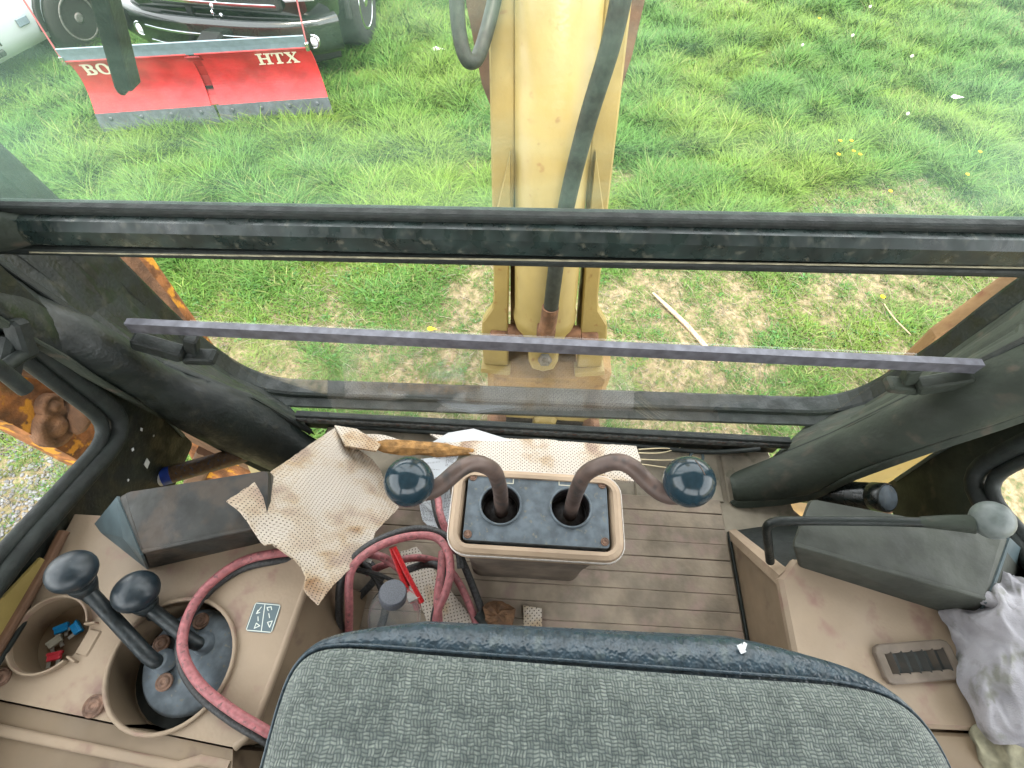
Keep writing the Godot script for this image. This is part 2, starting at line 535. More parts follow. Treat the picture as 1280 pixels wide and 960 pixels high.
	M.mat_side = mat([Color(0.40, 0.355, 0.31), Color(0.47, 0.42, 0.37)], 0.4, 0.7, 0.02, {"seed": 66, "rough2": 0.85})
	M.floorplate = mat([Color(0.48, 0.44, 0.38), Color(0.56, 0.51, 0.44), Color(0.60, 0.56, 0.49)], 0.3, 0.75, 0.012, {"seed": 35, "over": [[Color(0.36, 0.33, 0.28), Color(0.4, 0.36, 0.3)], 0.02, 0.6, 0.85]})
	M.blackbox = mat([Color(0.125, 0.13, 0.125), Color(0.185, 0.185, 0.17)], 0.4, 0.5, 0.012, {"seed": 36, "rough2": 0.72, "bump": 0.02, "over": [[Color(0.25, 0.205, 0.15), Color(0.25, 0.205, 0.15)], 0.015, 0.34, 0.92]})
	M.blackbox_side = mat([Color(0.24, 0.295, 0.31), Color(0.31, 0.37, 0.385)], 0.2, 0.5, 0.02, {"seed": 37})
	M.box_olive = mat([Color(0.19, 0.20, 0.18), Color(0.25, 0.262, 0.232)], 0.3, 0.6, 0.012, {"seed": 38, "rough2": 0.8, "bump": 0.02})  # lighter and greener than the left box
	M.vinyl = mat([Color(0.17, 0.23, 0.27), Color(0.21, 0.27, 0.31)], 0.16, 0.28, 0.03, {"seed": 39, "rough2": 0.4, "bump": 0.075, "bfreq": 0.04, "boct": 2, "over": [[Color(0.30, 0.35, 0.36), Color(0.34, 0.38, 0.38)], 0.02, 0.6, 0.9]})
	M.piping = mat([Color(0.08, 0.11, 0.13), Color(0.12, 0.15, 0.17)], 0.1, 0.4, 0.03, {"seed": 40})
	M.cable_red = mat([Color(0.56, 0.31, 0.32), Color(0.68, 0.41, 0.42)], 0.12, 0.5, 0.04, {"seed": 41, "over": [[Color(0.44, 0.30, 0.30), Color(0.38, 0.28, 0.28)], 0.035, 0.58, 0.72]})
	M.cable_black = mat([Color(0.15, 0.15, 0.155), Color(0.24, 0.24, 0.24)], 0.06, 0.55, 0.04, {"seed": 42})
	M.hose = mat([Color(0.12, 0.15, 0.13), Color(0.18, 0.20, 0.17)], 0.2, 0.5, 0.03, {"seed": 43, "rough2": 0.65, "bump": 0.02})
	M.clamp_red = mat([Color(0.66, 0.06, 0.08), Color(0.78, 0.10, 0.12)], 0.05, 0.4, 0.04, {"seed": 44})
	M.cap = mat([Color(0.26, 0.27, 0.30), Color(0.33, 0.34, 0.37)], 0.03, 0.5, 0.04, {"seed": 45})
	M.leaf = mat([Color(0.36, 0.25, 0.16), Color(0.48, 0.35, 0.24)], 0.2, 0.8, 0.03, {"seed": 46, "bump": 0.05})
	M.foam = mat([Color(0.50, 0.36, 0.19), Color(0.66, 0.49, 0.28)], 0.25, 0.9, 0.03, {"seed": 47, "bump": 0.1, "bfreq": 0.05})
	M.rag = mat([Color(0.55, 0.55, 0.55), Color(0.67, 0.66, 0.68)], 0.3, 0.95, 0.012, {"seed": 48, "bump": 0.05, "bfreq": 0.2, "over": [[Color(0.42, 0.42, 0.37), Color(0.48, 0.47, 0.42)], 0.02, 0.46, 0.85]})
	M.foam_pale = mat([Color(0.50, 0.48, 0.38), Color(0.66, 0.64, 0.54)], 0.2, 0.95, 0.02, {"seed": 63})
	M.paper = plain(Color(0.84, 0.85, 0.86), 0.8)
	M.can = mat([Color(0.36, 0.27, 0.20), Color(0.42, 0.33, 0.25)], 0.1, 0.5, 0.03, {"seed": 49, "over": [[Color(0.24, 0.32, 0.42), Color(0.3, 0.34, 0.36)], 0.03, 0.6, 0.7]})
	M.plow_red = mat([Color(0.68, 0.12, 0.15), Color(0.74, 0.16, 0.18)], 0.9, 0.36, 0.008, {"seed": 50, "rough2": 0.55})
	M.plow_dark = mat([Color(0.56, 0.08, 0.10), Color(0.62, 0.11, 0.13)], 0.9, 0.45, 0.01, {"seed": 51})
	M.plow_edge = mat([Color(0.24, 0.27, 0.29), Color(0.31, 0.335, 0.355)], 0.5, 0.6, 0.02, {"seed": 52, "over": [[Color(0.36, 0.26, 0.22), Color(0.4, 0.33, 0.28)], 0.02, 0.62, 0.8]})
	M.plow_flap = mat([Color(0.36, 0.42, 0.47), Color(0.43, 0.49, 0.53)], 0.5, 0.65, 0.02, {"seed": 53})
	M.letters = plain(Color(0.82, 0.80, 0.72), 0.6)
	M.car_black = plain(Color(0.03, 0.035, 0.045), 0.22)
	M.car_black.clearcoat_enabled = true
	M.car_black.clearcoat = 1.0
	M.car_black.clearcoat_roughness = 0.05
	M.trim_black = plain(Color(0.07, 0.075, 0.08), 0.6)
	M.chrome = plain(Color(0.78, 0.80, 0.82), 0.18, 1.0)
	M.tyre = mat([Color(0.10, 0.10, 0.105), Color(0.15, 0.15, 0.15)], 0.3, 0.85, 0.03, {"seed": 54})
	M.car_pale = plain(Color(0.74, 0.77, 0.78), 0.3)
	M.car_pale.clearcoat_enabled = true
	M.car_glass = plain(Color(0.03, 0.035, 0.04), 0.05)
	M.lens = plain(Color(0.85, 0.87, 0.9), 0.1)
	M.marker = plain(Color(0.58, 0.30, 0.31), 0.5)
	M.wood = mat([Color(0.58, 0.48, 0.38), Color(0.70, 0.61, 0.50)], 0.2, 0.85, 0.03, {"seed": 55, "bump": 0.1})
	M.wire_pale = plain(Color(0.78, 0.72, 0.58), 0.5)
	M.fuse_blue = plain(Color(0.08, 0.55, 0.82), 0.3)
	M.fuse_red = plain(Color(0.86, 0.24, 0.30), 0.3)
	M.fuse_clear = plain(Color(0.70, 0.69, 0.64), 0.3)
	M.tin = plain(Color(0.72, 0.72, 0.70), 0.35, 0.9)
	var w := weave()
	var fab := StandardMaterial3D.new()
	fab.albedo_texture = w[0]
	fab.heightmap_enabled = true
	fab.heightmap_texture = w[1]
	fab.heightmap_scale = 0.11
	fab.uv1_triplanar = true
	fab.uv1_world_triplanar = true
	fab.uv1_scale = Vector3.ONE / 0.155
	fab.uv1_triplanar_sharpness = 6.0
	fab.roughness = 0.95
	fab.rim_enabled = true
	fab.rim = 0.4
	fab.detail_enabled = true
	fab.detail_blend_mode = BaseMaterial3D.BLEND_MODE_MUL
	fab.detail_albedo = ntex(0.02, 77, [[0.2, Color(0.85, 0.86, 0.86)], [0.8, Color(1, 1, 1)]], 5)
	M.fabric = fab
	var p := perforated()
	for k in 2:
		var pm := StandardMaterial3D.new()
		pm.albedo_texture = p[0]
		pm.heightmap_enabled = true
		pm.heightmap_texture = p[1]
		pm.heightmap_scale = 0.08
		pm.uv1_triplanar = true
		pm.uv1_scale = Vector3.ONE / (0.052 if k == 0 else 0.060)
		pm.uv1_triplanar_sharpness = 8.0
		pm.roughness = 0.75
		pm.detail_enabled = true
		pm.detail_blend_mode = BaseMaterial3D.BLEND_MODE_MUL
		pm.uv2_triplanar = true
		pm.detail_uv_layer = BaseMaterial3D.DETAIL_UV_2
		pm.uv2_scale = Vector3.ONE / 0.23
		pm.uv2_offset = Vector3(0.2, 0.0, 0.4)
		pm.detail_albedo = ntex(0.006, 60 + k, [[0.0, Color(1, 1, 1)], [0.55, Color(1, 0.99, 0.97)], [0.72, Color(0.90, 0.82, 0.70)], [0.90, Color(0.62, 0.43, 0.27)]], 6)
		M["perf%d" % k] = pm
	M.perf_board = mat([Color(0.60, 0.46, 0.33), Color(0.74, 0.66, 0.56)], 0.05, 0.9, 0.03, {"seed": 62})
	M.dirty = hazed_dirty_glass()  # thin dirt film plus a painted veil of haze and sky reflection
	var gl := StandardMaterial3D.new()
	gl.albedo_color = Color(0.6, 0.7, 0.64, 0.008)
	gl.transparency = BaseMaterial3D.TRANSPARENCY_ALPHA
	gl.roughness = 0.03
	M.glass = gl
	var bt := StandardMaterial3D.new()
	bt.albedo_color = Color(0.9, 0.95, 0.97, 0.05)
	bt.transparency = BaseMaterial3D.TRANSPARENCY_ALPHA
	bt.roughness = 0.06
	M.bottle = bt
	var soil := StandardMaterial3D.new()
	soil.albedo_texture = ntex(0.02, 70, [[0.15, Color(0.27, 0.30, 0.17)], [0.35, Color(0.37, 0.345, 0.235)], [0.55, Color(0.44, 0.395, 0.30)], [0.75, Color(0.51, 0.465, 0.37)], [0.9, Color(0.33, 0.35, 0.18)]], 7, 1024)
	soil.uv1_triplanar = true
	soil.uv1_world_triplanar = true
	soil.uv1_scale = Vector3.ONE / 1.7
	soil.roughness = 0.95
	soil.heightmap_enabled = true
	soil.heightmap_scale = 1.0
	soil.heightmap_texture = ntex(0.06, 71, [[0, Color.BLACK], [1, Color.WHITE]], 6, 512)
	M.soil = soil
	var gr := StandardMaterial3D.new()
	gr.vertex_color_use_as_albedo = true
	gr.roughness = 0.6
	gr.metallic_specular = 0.35
	M.grass = gr
	var pb := StandardMaterial3D.new()
	pb.vertex_color_use_as_albedo = true
	pb.roughness = 0.9
	M.pebble = pb

# ---------------------------------------------------------------- the scene
func _ready() -> void:
	rng.seed = 20240511
	# camera
	var cam := Camera3D.new()
	cam.name = "camera"
	cam.position = Vector3(0, 2.75, 0)
	cam.basis = Basis(Vector3.UP, deg_to_rad(-0.5)) * Basis(Vector3.RIGHT, deg_to_rad(-57.0)) * Basis(Vector3.BACK, deg_to_rad(4.0))
	cam.fov = 73.74
	cam.near = 0.02
	cam.far = 400.0
	add_child(cam)
	cam.current = true
	# sky, air, exposure
	var sky_mat := ProceduralSkyMaterial.new()
	sky_mat.sky_top_color = Color(0.89, 0.91, 0.92)
	sky_mat.sky_horizon_color = Color(0.95, 0.96, 0.96)
	sky_mat.sky_curve = 0.25
	sky_mat.ground_bottom_color = Color(0.35, 0.42, 0.28)
	sky_mat.ground_horizon_color = Color(0.6, 0.66, 0.6)
	sky_mat.sun_angle_max = 20.0
	var sky := Sky.new()
	sky.sky_material = sky_mat
	var env := Environment.new()
	env.background_mode = Environment.BG_SKY
	env.sky = sky
	env.background_energy_multiplier = 1.0
	env.tonemap_mode = Environment.TONE_MAPPER_LINEAR
	env.tonemap_exposure = 5.8
	env.sdfgi_enabled = true
	env.ssao_enabled = true
	env.ssil_enabled = true
	var we := WorldEnvironment.new()
	we.name = "world_environment"
	we.environment = env
	add_child(we)
	# a veiled sun, high
	var sun := DirectionalLight3D.new()
	sun.name = "sun"
	sun.light_energy = 0.5
	sun.light_angular_distance = 20.0
	sun.light_color = Color(1.0, 0.96, 0.9)
	sun.shadow_enabled = true
	sun.rotation_degrees = Vector3(-72, 20, 0)
	add_child(sun)
	make_materials()
	ground()
	vehicles()
	machine()
	cab()
	consoles()
	loose_things()

# ---------------------------------------------------------------- ground and grass
var lush := FastNoiseLite.new()
var patch := FastNoiseLite.new()

# 0 bare .. 1 tall grass
func growth(x: float, z: float) -> float:
	var far := smoothstep(-2.0, -4.2, z + 0.18 * x)
	var g := far * 0.62 + 0.36 + 0.55 * patch.get_noise_2d(x, z) + 0.25 * lush.get_noise_2d(x, z)
	g -= 0.22 * smoothstep(1.0, 0.0, Vector2(x - 0.3, z + 2.0).length() / 1.6)
	g -= 0.35 * smoothstep(1.0, 0.0, Vector2(x - 3.6, z + 4.0).length() / 0.7)
	g -= 0.45 * smoothstep(1.0, 0.0, Vector2(x + 0.5, z + 3.9).length() / 0.6)
	g -= 0.3 * smoothstep(1.0, 0.0, Vector2(x + 0.9, z + 5.9).length() / 0.5)
	if x < -1.9: g -= 0.35 * smoothstep(-1.9, -2.4, x) * smoothstep(-1.9, -1.2, z)
	return clampf(g, 0.0, 1.0)

func blade_mesh(n: int, height: float, spread: float, width: float, lean: float, segs: int, seed_: int) -> ArrayMesh:
	var r := RandomNumberGenerator.new()
	r.seed = seed_
	var v := PackedVector3Array()
	var nn := PackedVector3Array()
	var cc := PackedColorArray()
	for i in n:
		var a := r.randf() * TAU
		var base := Vector3(cos(a), 0, sin(a)) * spread * sqrt(r.randf())
		var dir := Vector3(cos(a + r.randf_range(-0.8, 0.8)), 0, sin(a + r.randf_range(-0.8, 0.8)))
		var h := height * r.randf_range(0.55, 1.1)
		var l := lean * r.randf_range(0.3, 1.2)
		var side := dir.cross(Vector3.UP) * width * r.randf_range(0.7, 1.2)
		var tone := r.randf_range(0.75, 1.2)
		var last_p := base
		for k in range(1, segs + 1):
			var t := float(k) / segs
			var p := base + Vector3.UP * h * (t - 0.25 * t * t * l) + dir * h * l * t * t
			var w0 := 1.0 - 0.9 * pow(float(k - 1) / segs, 1.5)
			var w1 := 1.0 - 0.9 * pow(t, 1.5)
			var q := [last_p - side * w0, last_p + side * w0, p + side * w1, p - side * w1]
			var nm := (Vector3.UP * 0.85 - dir * 0.15).normalized()
			var c0 := Color(tone, tone, tone)
			# wind every face so that its front looks up
			var up: bool = ((q[2] - q[0]).cross(q[1] - q[0]) as Vector3).y > 0.0
			for j in ([0, 1, 2, 0, 2, 3] if up else [0, 2, 1, 0, 3, 2]):
				v.append(q[j]); nn.append(nm); cc.append(c0)
			last_p = p
	var arr := []
	arr.resize(Mesh.ARRAY_MAX)
	arr[Mesh.ARRAY_VERTEX] = v
	arr[Mesh.ARRAY_NORMAL] = nn
	arr[Mesh.ARRAY_COLOR] = cc
	var m := ArrayMesh.new()
	m.add_surface_from_arrays(Mesh.PRIMITIVE_TRIANGLES, arr)
	m.surface_set_material(0, M.grass)
	return m

func leaf_mesh(n: int, r0: float, seed_: int) -> ArrayMesh:
	var r := RandomNumberGenerator.new()
	r.seed = seed_
	var v := PackedVector3Array()
	var nn := PackedVector3Array()
	var cc := PackedColorArray()
	for i in n:
		var a := r.randf() * TAU
		var d := Vector3(cos(a), 0, sin(a))
		var s := d.cross(Vector3.UP)
		var c := d * r0 * r.randf_range(0.2, 1.0) + Vector3.UP * r0 * r.randf_range(0.2, 0.9)
		var l := r0 * r.randf_range(0.3, 0.55)
		var up := Vector3.UP * l * r.randf_range(-0.3, 0.5)
		var tone := r.randf_range(0.75, 1.2)
		var q := [c - d * l, c - s * l * 0.55 + up * 0.4, c + d * l + up, c + s * l * 0.55 + up * 0.4]
		for j in [0, 1, 2, 0, 2, 3]:
			v.append(q[j]); nn.append((Vector3.UP + d * 0.2).normalized()); cc.append(Color(tone, tone, tone))
	var arr := []
	arr.resize(Mesh.ARRAY_MAX)
	arr[Mesh.ARRAY_VERTEX] = v
	arr[Mesh.ARRAY_NORMAL] = nn
	arr[Mesh.ARRAY_COLOR] = cc
	var m := ArrayMesh.new()
	m.add_surface_from_arrays(Mesh.PRIMITIVE_TRIANGLES, arr)
	m.surface_set_material(0, M.grass)
	return m

func scatter(called: String, label: String, category: String, mesh: Mesh, places: Array) -> void:
	var buf := PackedFloat32Array()
	buf.resize(places.size() * 16)
	for i in places.size():
		var t: Transform3D = places[i][0]
		var c: Color = places[i][1]
		var k := i * 16
		buf[k] = t.basis.x.x; buf[k + 1] = t.basis.y.x; buf[k + 2] = t.basis.z.x; buf[k + 3] = t.origin.x
		buf[k + 4] = t.basis.x.y; buf[k + 5] = t.basis.y.y; buf[k + 6] = t.basis.z.y; buf[k + 7] = t.origin.y
		buf[k + 8] = t.basis.x.z; buf[k + 9] = t.basis.y.z; buf[k + 10] = t.basis.z.z; buf[k + 11] = t.origin.z
		buf[k + 12] = c.r; buf[k + 13] = c.g; buf[k + 14] = c.b; buf[k + 15] = 1.0
	var mm := MultiMesh.new()
	mm.transform_format = MultiMesh.TRANSFORM_3D
	mm.use_colors = true
	mm.mesh = mesh
	mm.instance_count = places.size()
	mm.buffer = buf
	var o := MultiMeshInstance3D.new()
	o.name = numbered(called)
	o.multimesh = mm
	add_child(o)
	tag(o, label, category, "", "stuff")

func bump(x: float, z: float) -> float:
	return 0.025 * lush.get_noise_2d(x * 0.7 + 50, z * 0.7) + 0.012 * patch.get_noise_2d(x + 9, z)

func ground() -> void:
	lush.seed = 3
	lush.frequency = 1.3
	lush.fractal_octaves = 3
	patch.seed = 8
	patch.frequency = 0.55
	patch.fractal_octaves = 4
	var st := ST()
	var xs := []
	var zs := []
	for i in 131: xs.append(-9.0 + i * 18.0 / 130)
	for i in 101: zs.append(-10.5 + i * 12.0 / 100)
	for e in [-15.0, -30.0, -80.0, -200.0]: xs.push_front(e)
	for e in [15.0, 30.0, 80.0, 200.0]: xs.append(e)
	for e in [-16.0, -30.0, -80.0, -200.0]: zs.push_front(e)
	for e in [5.0, 20.0, 80.0, 200.0]: zs.append(e)
	st.set_smooth_group(0)
	var at := func(x: float, z: float) -> Vector3:
		return Vector3(x, bump(x, z) if absf(x) < 9.1 and z > -10.6 and z < 1.6 else 0.0, z)
	for i in xs.size() - 1:
		for j in zs.size() - 1:
			var a: Vector3 = at.call(xs[i], zs[j])
			var b: Vector3 = at.call(xs[i + 1], zs[j])
			var c: Vector3 = at.call(xs[i + 1], zs[j + 1])
			var d: Vector3 = at.call(xs[i], zs[j + 1])
			for p in [a, b, c, a, c, d]: st.add_vertex(p)
	var o := commit(st, "ground", M.soil, self)
	tag(o, "dry thatch and bare soil under the grass of the yard", "ground", "", "structure")
	# grass, by how well it grows there
	var short_places := []
	var tall_places := []
	var leaf_places := []
	var straw_places := []
	var clump := noise(0.9, 33, 3)
	var hue := noise(0.5, 34, 3)
	var n := 0
	while n < 200000:
		n += 1
		var z := -9.8 + 9.9 * pow(rng.randf(), 0.75)
		var half := 1.9 - z * 0.78
		var x := rng.randf_range(-half, half) - 0.35 + (0.35 if z < -5.0 else 0.0)
		var g := growth(x, z)
		var c := clump.get_noise_2d(x * 2.2, z * 2.2)
		var fine_c := clump.get_noise_2d(x * 6.0 + 40, z * 6.0)
		if rng.randf() > 0.14 + g * 1.0 + (c * 0.55 + fine_c * 1.2) * (1.0 - g): continue
		if Vector2(x - 0.1, z + 0.4).length() < 0.5: continue
		var h := hue.get_noise_2d(x, z) * 1.2 + c * 0.3 + rng.randf_range(-0.25, 0.25)
		var col := Color(0.100, 0.178, 0.018).lerp(Color(0.054, 0.142, 0.021), clampf(0.5 + h, 0, 1))
		if rng.randf() < lerpf(0.5, 0.10, g): col = col.lerp(Color(0.22, 0.20, 0.085), rng.randf() * 0.65)
		col = col * rng.randf_range(0.65, 1.25)
		var s := lerpf(0.45, 1.15, g) * (1.0 + 0.45 * c) * rng.randf_range(0.65, 1.35)
		var t := Transform3D(Basis(Vector3.UP, rng.randf() * TAU) * Basis(Vector3.RIGHT, rng.randf_range(-0.45, 0.45)) * Basis.from_scale(Vector3(s, s, s)), Vector3(x, bump(x, z) - 0.004, z))
		if g > 0.62 and z + 0.18 * x < -2.9 and rng.randf() < 0.40 + 1.0 * c: tall_places.append([t, col])
		else:
			short_places.append([t, col])
			if rng.randf() < 0.05 + 0.30 * maxf(0.0, lush.get_noise_2d(x + 20, z)):
				leaf_places.append([t, Color(0.042, 0.115, 0.028) * rng.randf_range(0.8, 1.25)])
	for i in 34000:
		var z := -5.5 + 5.6 * rng.randf()
		var half := 1.9 - z * 0.78
		var x := rng.randf_range(-half, half) - 0.3
		if growth(x, z) > 0.6 and rng.randf() < 0.8: continue
		var s := rng.randf_range(0.6, 1.5)
		straw_places.append([Transform3D(Basis(Vector3.UP, rng.randf() * TAU) * Basis(Vector3.RIGHT, PI / 2 - rng.randf_range(0.0, 0.3)) * Basis.from_scale(Vector3(s, s, s)), Vector3(x, bump(x, z) + 0.006, z)), Color(0.36, 0.31, 0.23) * rng.randf_range(0.6, 1.25)])
	scatter("short_grass", "short patchy green grass of the yard", "grass", blade_mesh(10, 0.042, 0.055, 0.0024, 1.5, 2, 5), short_places)
	scatter("tall_grass", "long lush green grass clumps beyond the boom and round the plow", "tall grass", blade_mesh(12, 0.095, 0.075, 0.0026, 1.5, 3, 6), tall_places)
	scatter("broad_weeds", "small broad leaved weeds among the grass", "weeds", leaf_mesh(10, 0.030, 7), leaf_places)
	scatter("dry_straw", "dead straw lying on the bare patches", "straw", blade_mesh(4, 0.07, 0.03, 0.0014, 0.4, 2, 8), straw_places)
	# grey gravel by the left side of the machine
	var st2 := ST()
	ball(st2, Vector3.ZERO, Vector3(0.011, 0.006, 0.008), Basis(), 8)
	st2.generate_normals()
	var pm := st2.commit()
	pm.surface_set_material(0, M.pebble)
	var stones := []
	for i in 14000:
		var z := rng.randf_range(-1.6, 0.4)
		var x := rng.randf_range(-4.2, -1.6)
		var w := smoothstep(-1.7, -2.5, x + 0.35 * patch.get_noise_2d(x * 2, z * 2)) * smoothstep(-1.7, -0.9, z)
		if rng.randf() > w: continue
		var s := rng.randf_range(0.4, 1.3)
		stones.append([Transform3D(Basis(Vector3.UP, rng.randf() * TAU).scaled(Vector3(s, s, s)), Vector3(x, bump(x, z) + 0.004, z)), Color(0.135, 0.14, 0.148) * rng.randf_range(0.6, 1.25)])
	for i in 1500:
		var z := rng.randf_range(-3.0, -1.2)
		var x := rng.randf_range(-2.5, 2.8)
		if growth(x, z) > 0.4: continue
		var s := rng.randf_range(0.25, 0.7)
		stones.append([Transform3D(Basis(Vector3.UP, rng.randf() * TAU).scaled(Vector3(s, s, s)), Vector3(x, bump(x, z) + 0.004, z)), Color(0.20, 0.185, 0.165) * rng.randf_range(0.6, 1.3)])
	scatter("gravel", "grey gravel beside the left stabilizer and on the bare patches", "gravel", pm, stones)

# ---------------------------------------------------------------- plow, truck and car
func text_on(parent: Node3D, word: String, size: float, xf: Transform3D) -> void:
	var tm := TextMesh.new()
	var f := SystemFont.new()
	f.font_names = PackedStringArray(["Droid Serif"])
	f.font_weight = 700
	tm.text = word
	tm.font = f
	tm.font_size = 64
	tm.pixel_size = size / 64.0
	tm.depth = 0.006
	tm.material = M.letters
	var o := MeshInstance3D.new()
	o.name = "lettering"
	o.mesh = tm
	o.transform = xf
	parent.add_child(o, true)

func wheel(parent: Node3D, at: Vector3, r: float, w: float, rim_mat: Material, spokes: int) -> void:
	var st := ST()
	var xf := Transform3D(Basis(Vector3.BACK, PI / 2), at)   # axle along x
	lathe(st, [[r * 0.62, -w * 0.5], [r * 0.93, -w * 0.5], [r, -w * 0.36], [r, w * 0.36], [r * 0.93, w * 0.5], [r * 0.62, w * 0.5], [r * 0.6, 0]], xf, 36)
	var t := local_part(st, "wheel", M.tyre, parent)
	for side in [-1, 1]:
		var s2 := ST()
		lathe(s2, [[r * 0.63, side * w * 0.46], [r * 0.63, side * w * 0.51], [r * 0.57, side * w * 0.52], [r * 0.53, side * w * 0.40]], xf, 32)
		lathe(s2, [[r * 0.15, side * w * 0.36], [r * 0.15, side * w * 0.50], [r * 0.10, side * w * 0.53]], xf, 16)
		for k in spokes:
			var a := TAU * k / spokes
			var d := Vector3(0, cos(a), sin(a))
			var p := at + Vector3(-side * w * 0.45, 0, 0)
			hexa_bar(s2, p + d * r * 0.10, p + d * r * 0.56, r * 0.09, w * 0.06)
		local_part(s2, "rim", rim_mat, t)
	# the rims were written in the thing's metres; the tyre has no offset of its own

func hexa_bar(st: SurfaceTool, a: Vector3, b: Vector3, w: float, h: float) -> void:
	sweep(st, [a, b], rrect(w, h, minf(w, h) * 0.25, 2), Vector3.RIGHT, false)

func vehicles() -> void:
	# snow plow
	var th := deg_to_rad(15.0)
	var pl := thing("snow_plow", "red curved snow plow blade with grey edges standing in the long grass", "snow plow", Vector3(-2.744, 0.047, -4.376), th)
	var prof := [Vector2(-0.015, 0.15), Vector2(-0.050, 0.21), Vector2(-0.078, 0.29), Vector2(-0.085, 0.37), Vector2(-0.070, 0.45), Vector2(-0.035, 0.52), Vector2(0.01, 0.565), Vector2(0.05, 0.59)]
	var strip := func(ps: Array, thick: float, x0: float, x1: float, st: SurfaceTool) -> void:
		var rings := []
		for k in ps.size():
			var p: Vector2 = ps[k]
			var tdir: Vector2 = (ps[mini(k + 1, ps.size() - 1)] - ps[maxi(k - 1, 0)]).normalized()
			var nb := Vector2(tdir.y, -tdir.x) * -thick
			var taper := 1.0 - 0.12 * p.y
			rings.append(PackedVector3Array([Vector3(x0 * taper, p.y, p.x), Vector3(x1 * taper, p.y, p.x), Vector3(x1 * taper, p.y + nb.y, p.x + nb.x), Vector3(x0 * taper, p.y + nb.y, p.x + nb.x)]))
		var v := PackedVector3Array()
		loft(st, rings, false, true)
	for s in [[-0.985, -0.035], [0.035, 0.985]]:
		var st := ST()
		var fine := []
		for k in prof.size() - 1:
			for j in 4: fine.append((prof[k] as Vector2).cubic_interpolate(prof[k + 1], prof[maxi(k - 1, 0)], prof[mini(k + 2, prof.size() - 1)], j / 4.0))
		fine.append(prof[-1])
		strip.call(fine, 0.012, s[0], s[1], st)
		local_part(st, "moldboard", M.plow_red, pl)
	var hs := ST()
	strip.call([Vector2(-0.03, 0.15), Vector2(-0.075, 0.21), Vector2(-0.105, 0.28), Vector2(-0.11, 0.36), Vector2(-0.09, 0.44), Vector2(-0.04, 0.51), Vector2(0.03, 0.56)], 0.012, -0.06, 0.06, hs)
	local_part(hs, "center_hinge", M.plow_dark, pl)
	var slot := ST()
	box(slot, Vector3(0.0, 0.27, -0.085), Vector3(0.13, 0.022, 0.012))
	local_part(slot, "hinge_slot", M.trim_black, pl)
	for s in [[-0.985, -0.01], [0.01, 0.985]]:
		var e := ST()
		strip.call([Vector2(0.012, 0.0), Vector2(-0.004, 0.152)], 0.016, s[0], s[1], e)
		var ed := local_part(e, "cutting_edge", M.plow_edge, pl)
		for k in 4:
			var bo := ST()
			var bx: float = lerpf(s[0], s[1], (k + 0.5) / 4.0)
			lathe(bo, [[0.016, 0.0], [0.016, 0.008], [0.010, 0.012]], Transform3D(Basis(Vector3.RIGHT, PI / 2), Vector3(bx, 0.11, 0.0)), 8)
			local_part(bo, "bolt", M.plow_edge, ed)
	var fl := ST()
	strip.call([Vector2(0.044, 0.588), Vector2(0.055, 0.635), Vector2(0.075, 0.69)], 0.012, -0.99, 0.99, fl)
	local_part(fl, "rubber_deflector", M.plow_flap, pl)
	for s in [-1, 1]:
		var rd := ST()
		tube(rd, [Vector3(s * 0.915, 0.60, 0.06), Vector3(s * 0.93, 0.95, 0.02), Vector3(s * 0.95, 1.32, -0.02)], 0.0065, 8)
		local_part(rd, "marker_rod", M.marker, pl)
		var cl := ST()
		box(cl, Vector3(s * 0.915, 0.60, 0.05), Vector3(0.03, 0.06, 0.03))
		local_part(cl, "rod_clamp", M.chrome, pl)
		for k in 3:   # ribs behind
			var sp := ST()
			box(sp, Vector3(s * (0.2 + 0.34 * k), 0.32, -0.135), Vector3(0.03, 0.36, 0.09))
			local_part(sp, "back_rib", M.plow_red, pl)
	# lettering lies on the upper curve, tilted with it
	var slope := Basis(Vector3.RIGHT, deg_to_rad(22.0))
	text_on(pl, "HTX", 0.155, Transform3D(slope, Vector3(0.64, 0.485, -0.040)))
	text_on(pl, "BOSS", 0.145, Transform3D(slope, Vector3(-0.675, 0.485, -0.040)))
	# mount between the plow and the truck
	var mt := thing("plow_mount", "bright metal hitch frame and lift arm behind the red plow", "plow mount", Vector3(-2.80, 0.0, -4.60), deg_to_rad(6.0))
	for s in [-1, 1]:
		var a := ST()
		tube(a, [Vector3(s * 0.56, 0.30, -0.06), Vector3(s * 0.25, 0.34, -0.55)], 0.035, 10)
		local_part(a, "angle_ram", M.trim_black, mt)
		var c := ST()
		tube(c, [Vector3(s * 0.60, 0.31, -0.02), Vector3(s * 0.5, 0.31, -0.14)], 0.018, 10)
		local_part(c, "chrome_rod", M.chrome, mt)
		var u := ST()
		box(u, Vector3(s * 0.22, 0.55, -0.62), Vector3(0.05, 0.62, 0.06))
		local_part(u, "upright", M.trim_black, mt)
	var cr := ST()
	box(cr, Vector3(0, 0.36, -0.60), Vector3(0.9, 0.09, 0.08))
	box(cr, Vector3(0, 0.80, -0.62), Vector3(0.6, 0.07, 0.07))
	local_part(cr, "crossbeam", M.trim_black, mt)
	for k in 9:
		var ch := ST()
		ball(ch, Vector3(0.05 + 0.03 * sin(k * 1.7), 0.40 + k * 0.04, -0.5 + 0.03 * cos(k * 2.0)), Vector3(0.02, 0.026, 0.014), Basis(Vector3.UP, k * 1.3), 8)
		local_part(ch, "chain_link", M.chrome, mt)
	var mo := ST()
	box(mo, Vector3(-0.02, 0.42, -0.34), Vector3(0.2, 0.2, 0.24), Basis(), 0.02)
	local_part(mo, "pump_box", M.trim_black, mt)
	truck()
	pale_car()

func arc_profile(pts: Array) -> PackedVector2Array:
	var o := PackedVector2Array()
	for p in pts: o.append(p)
	return o

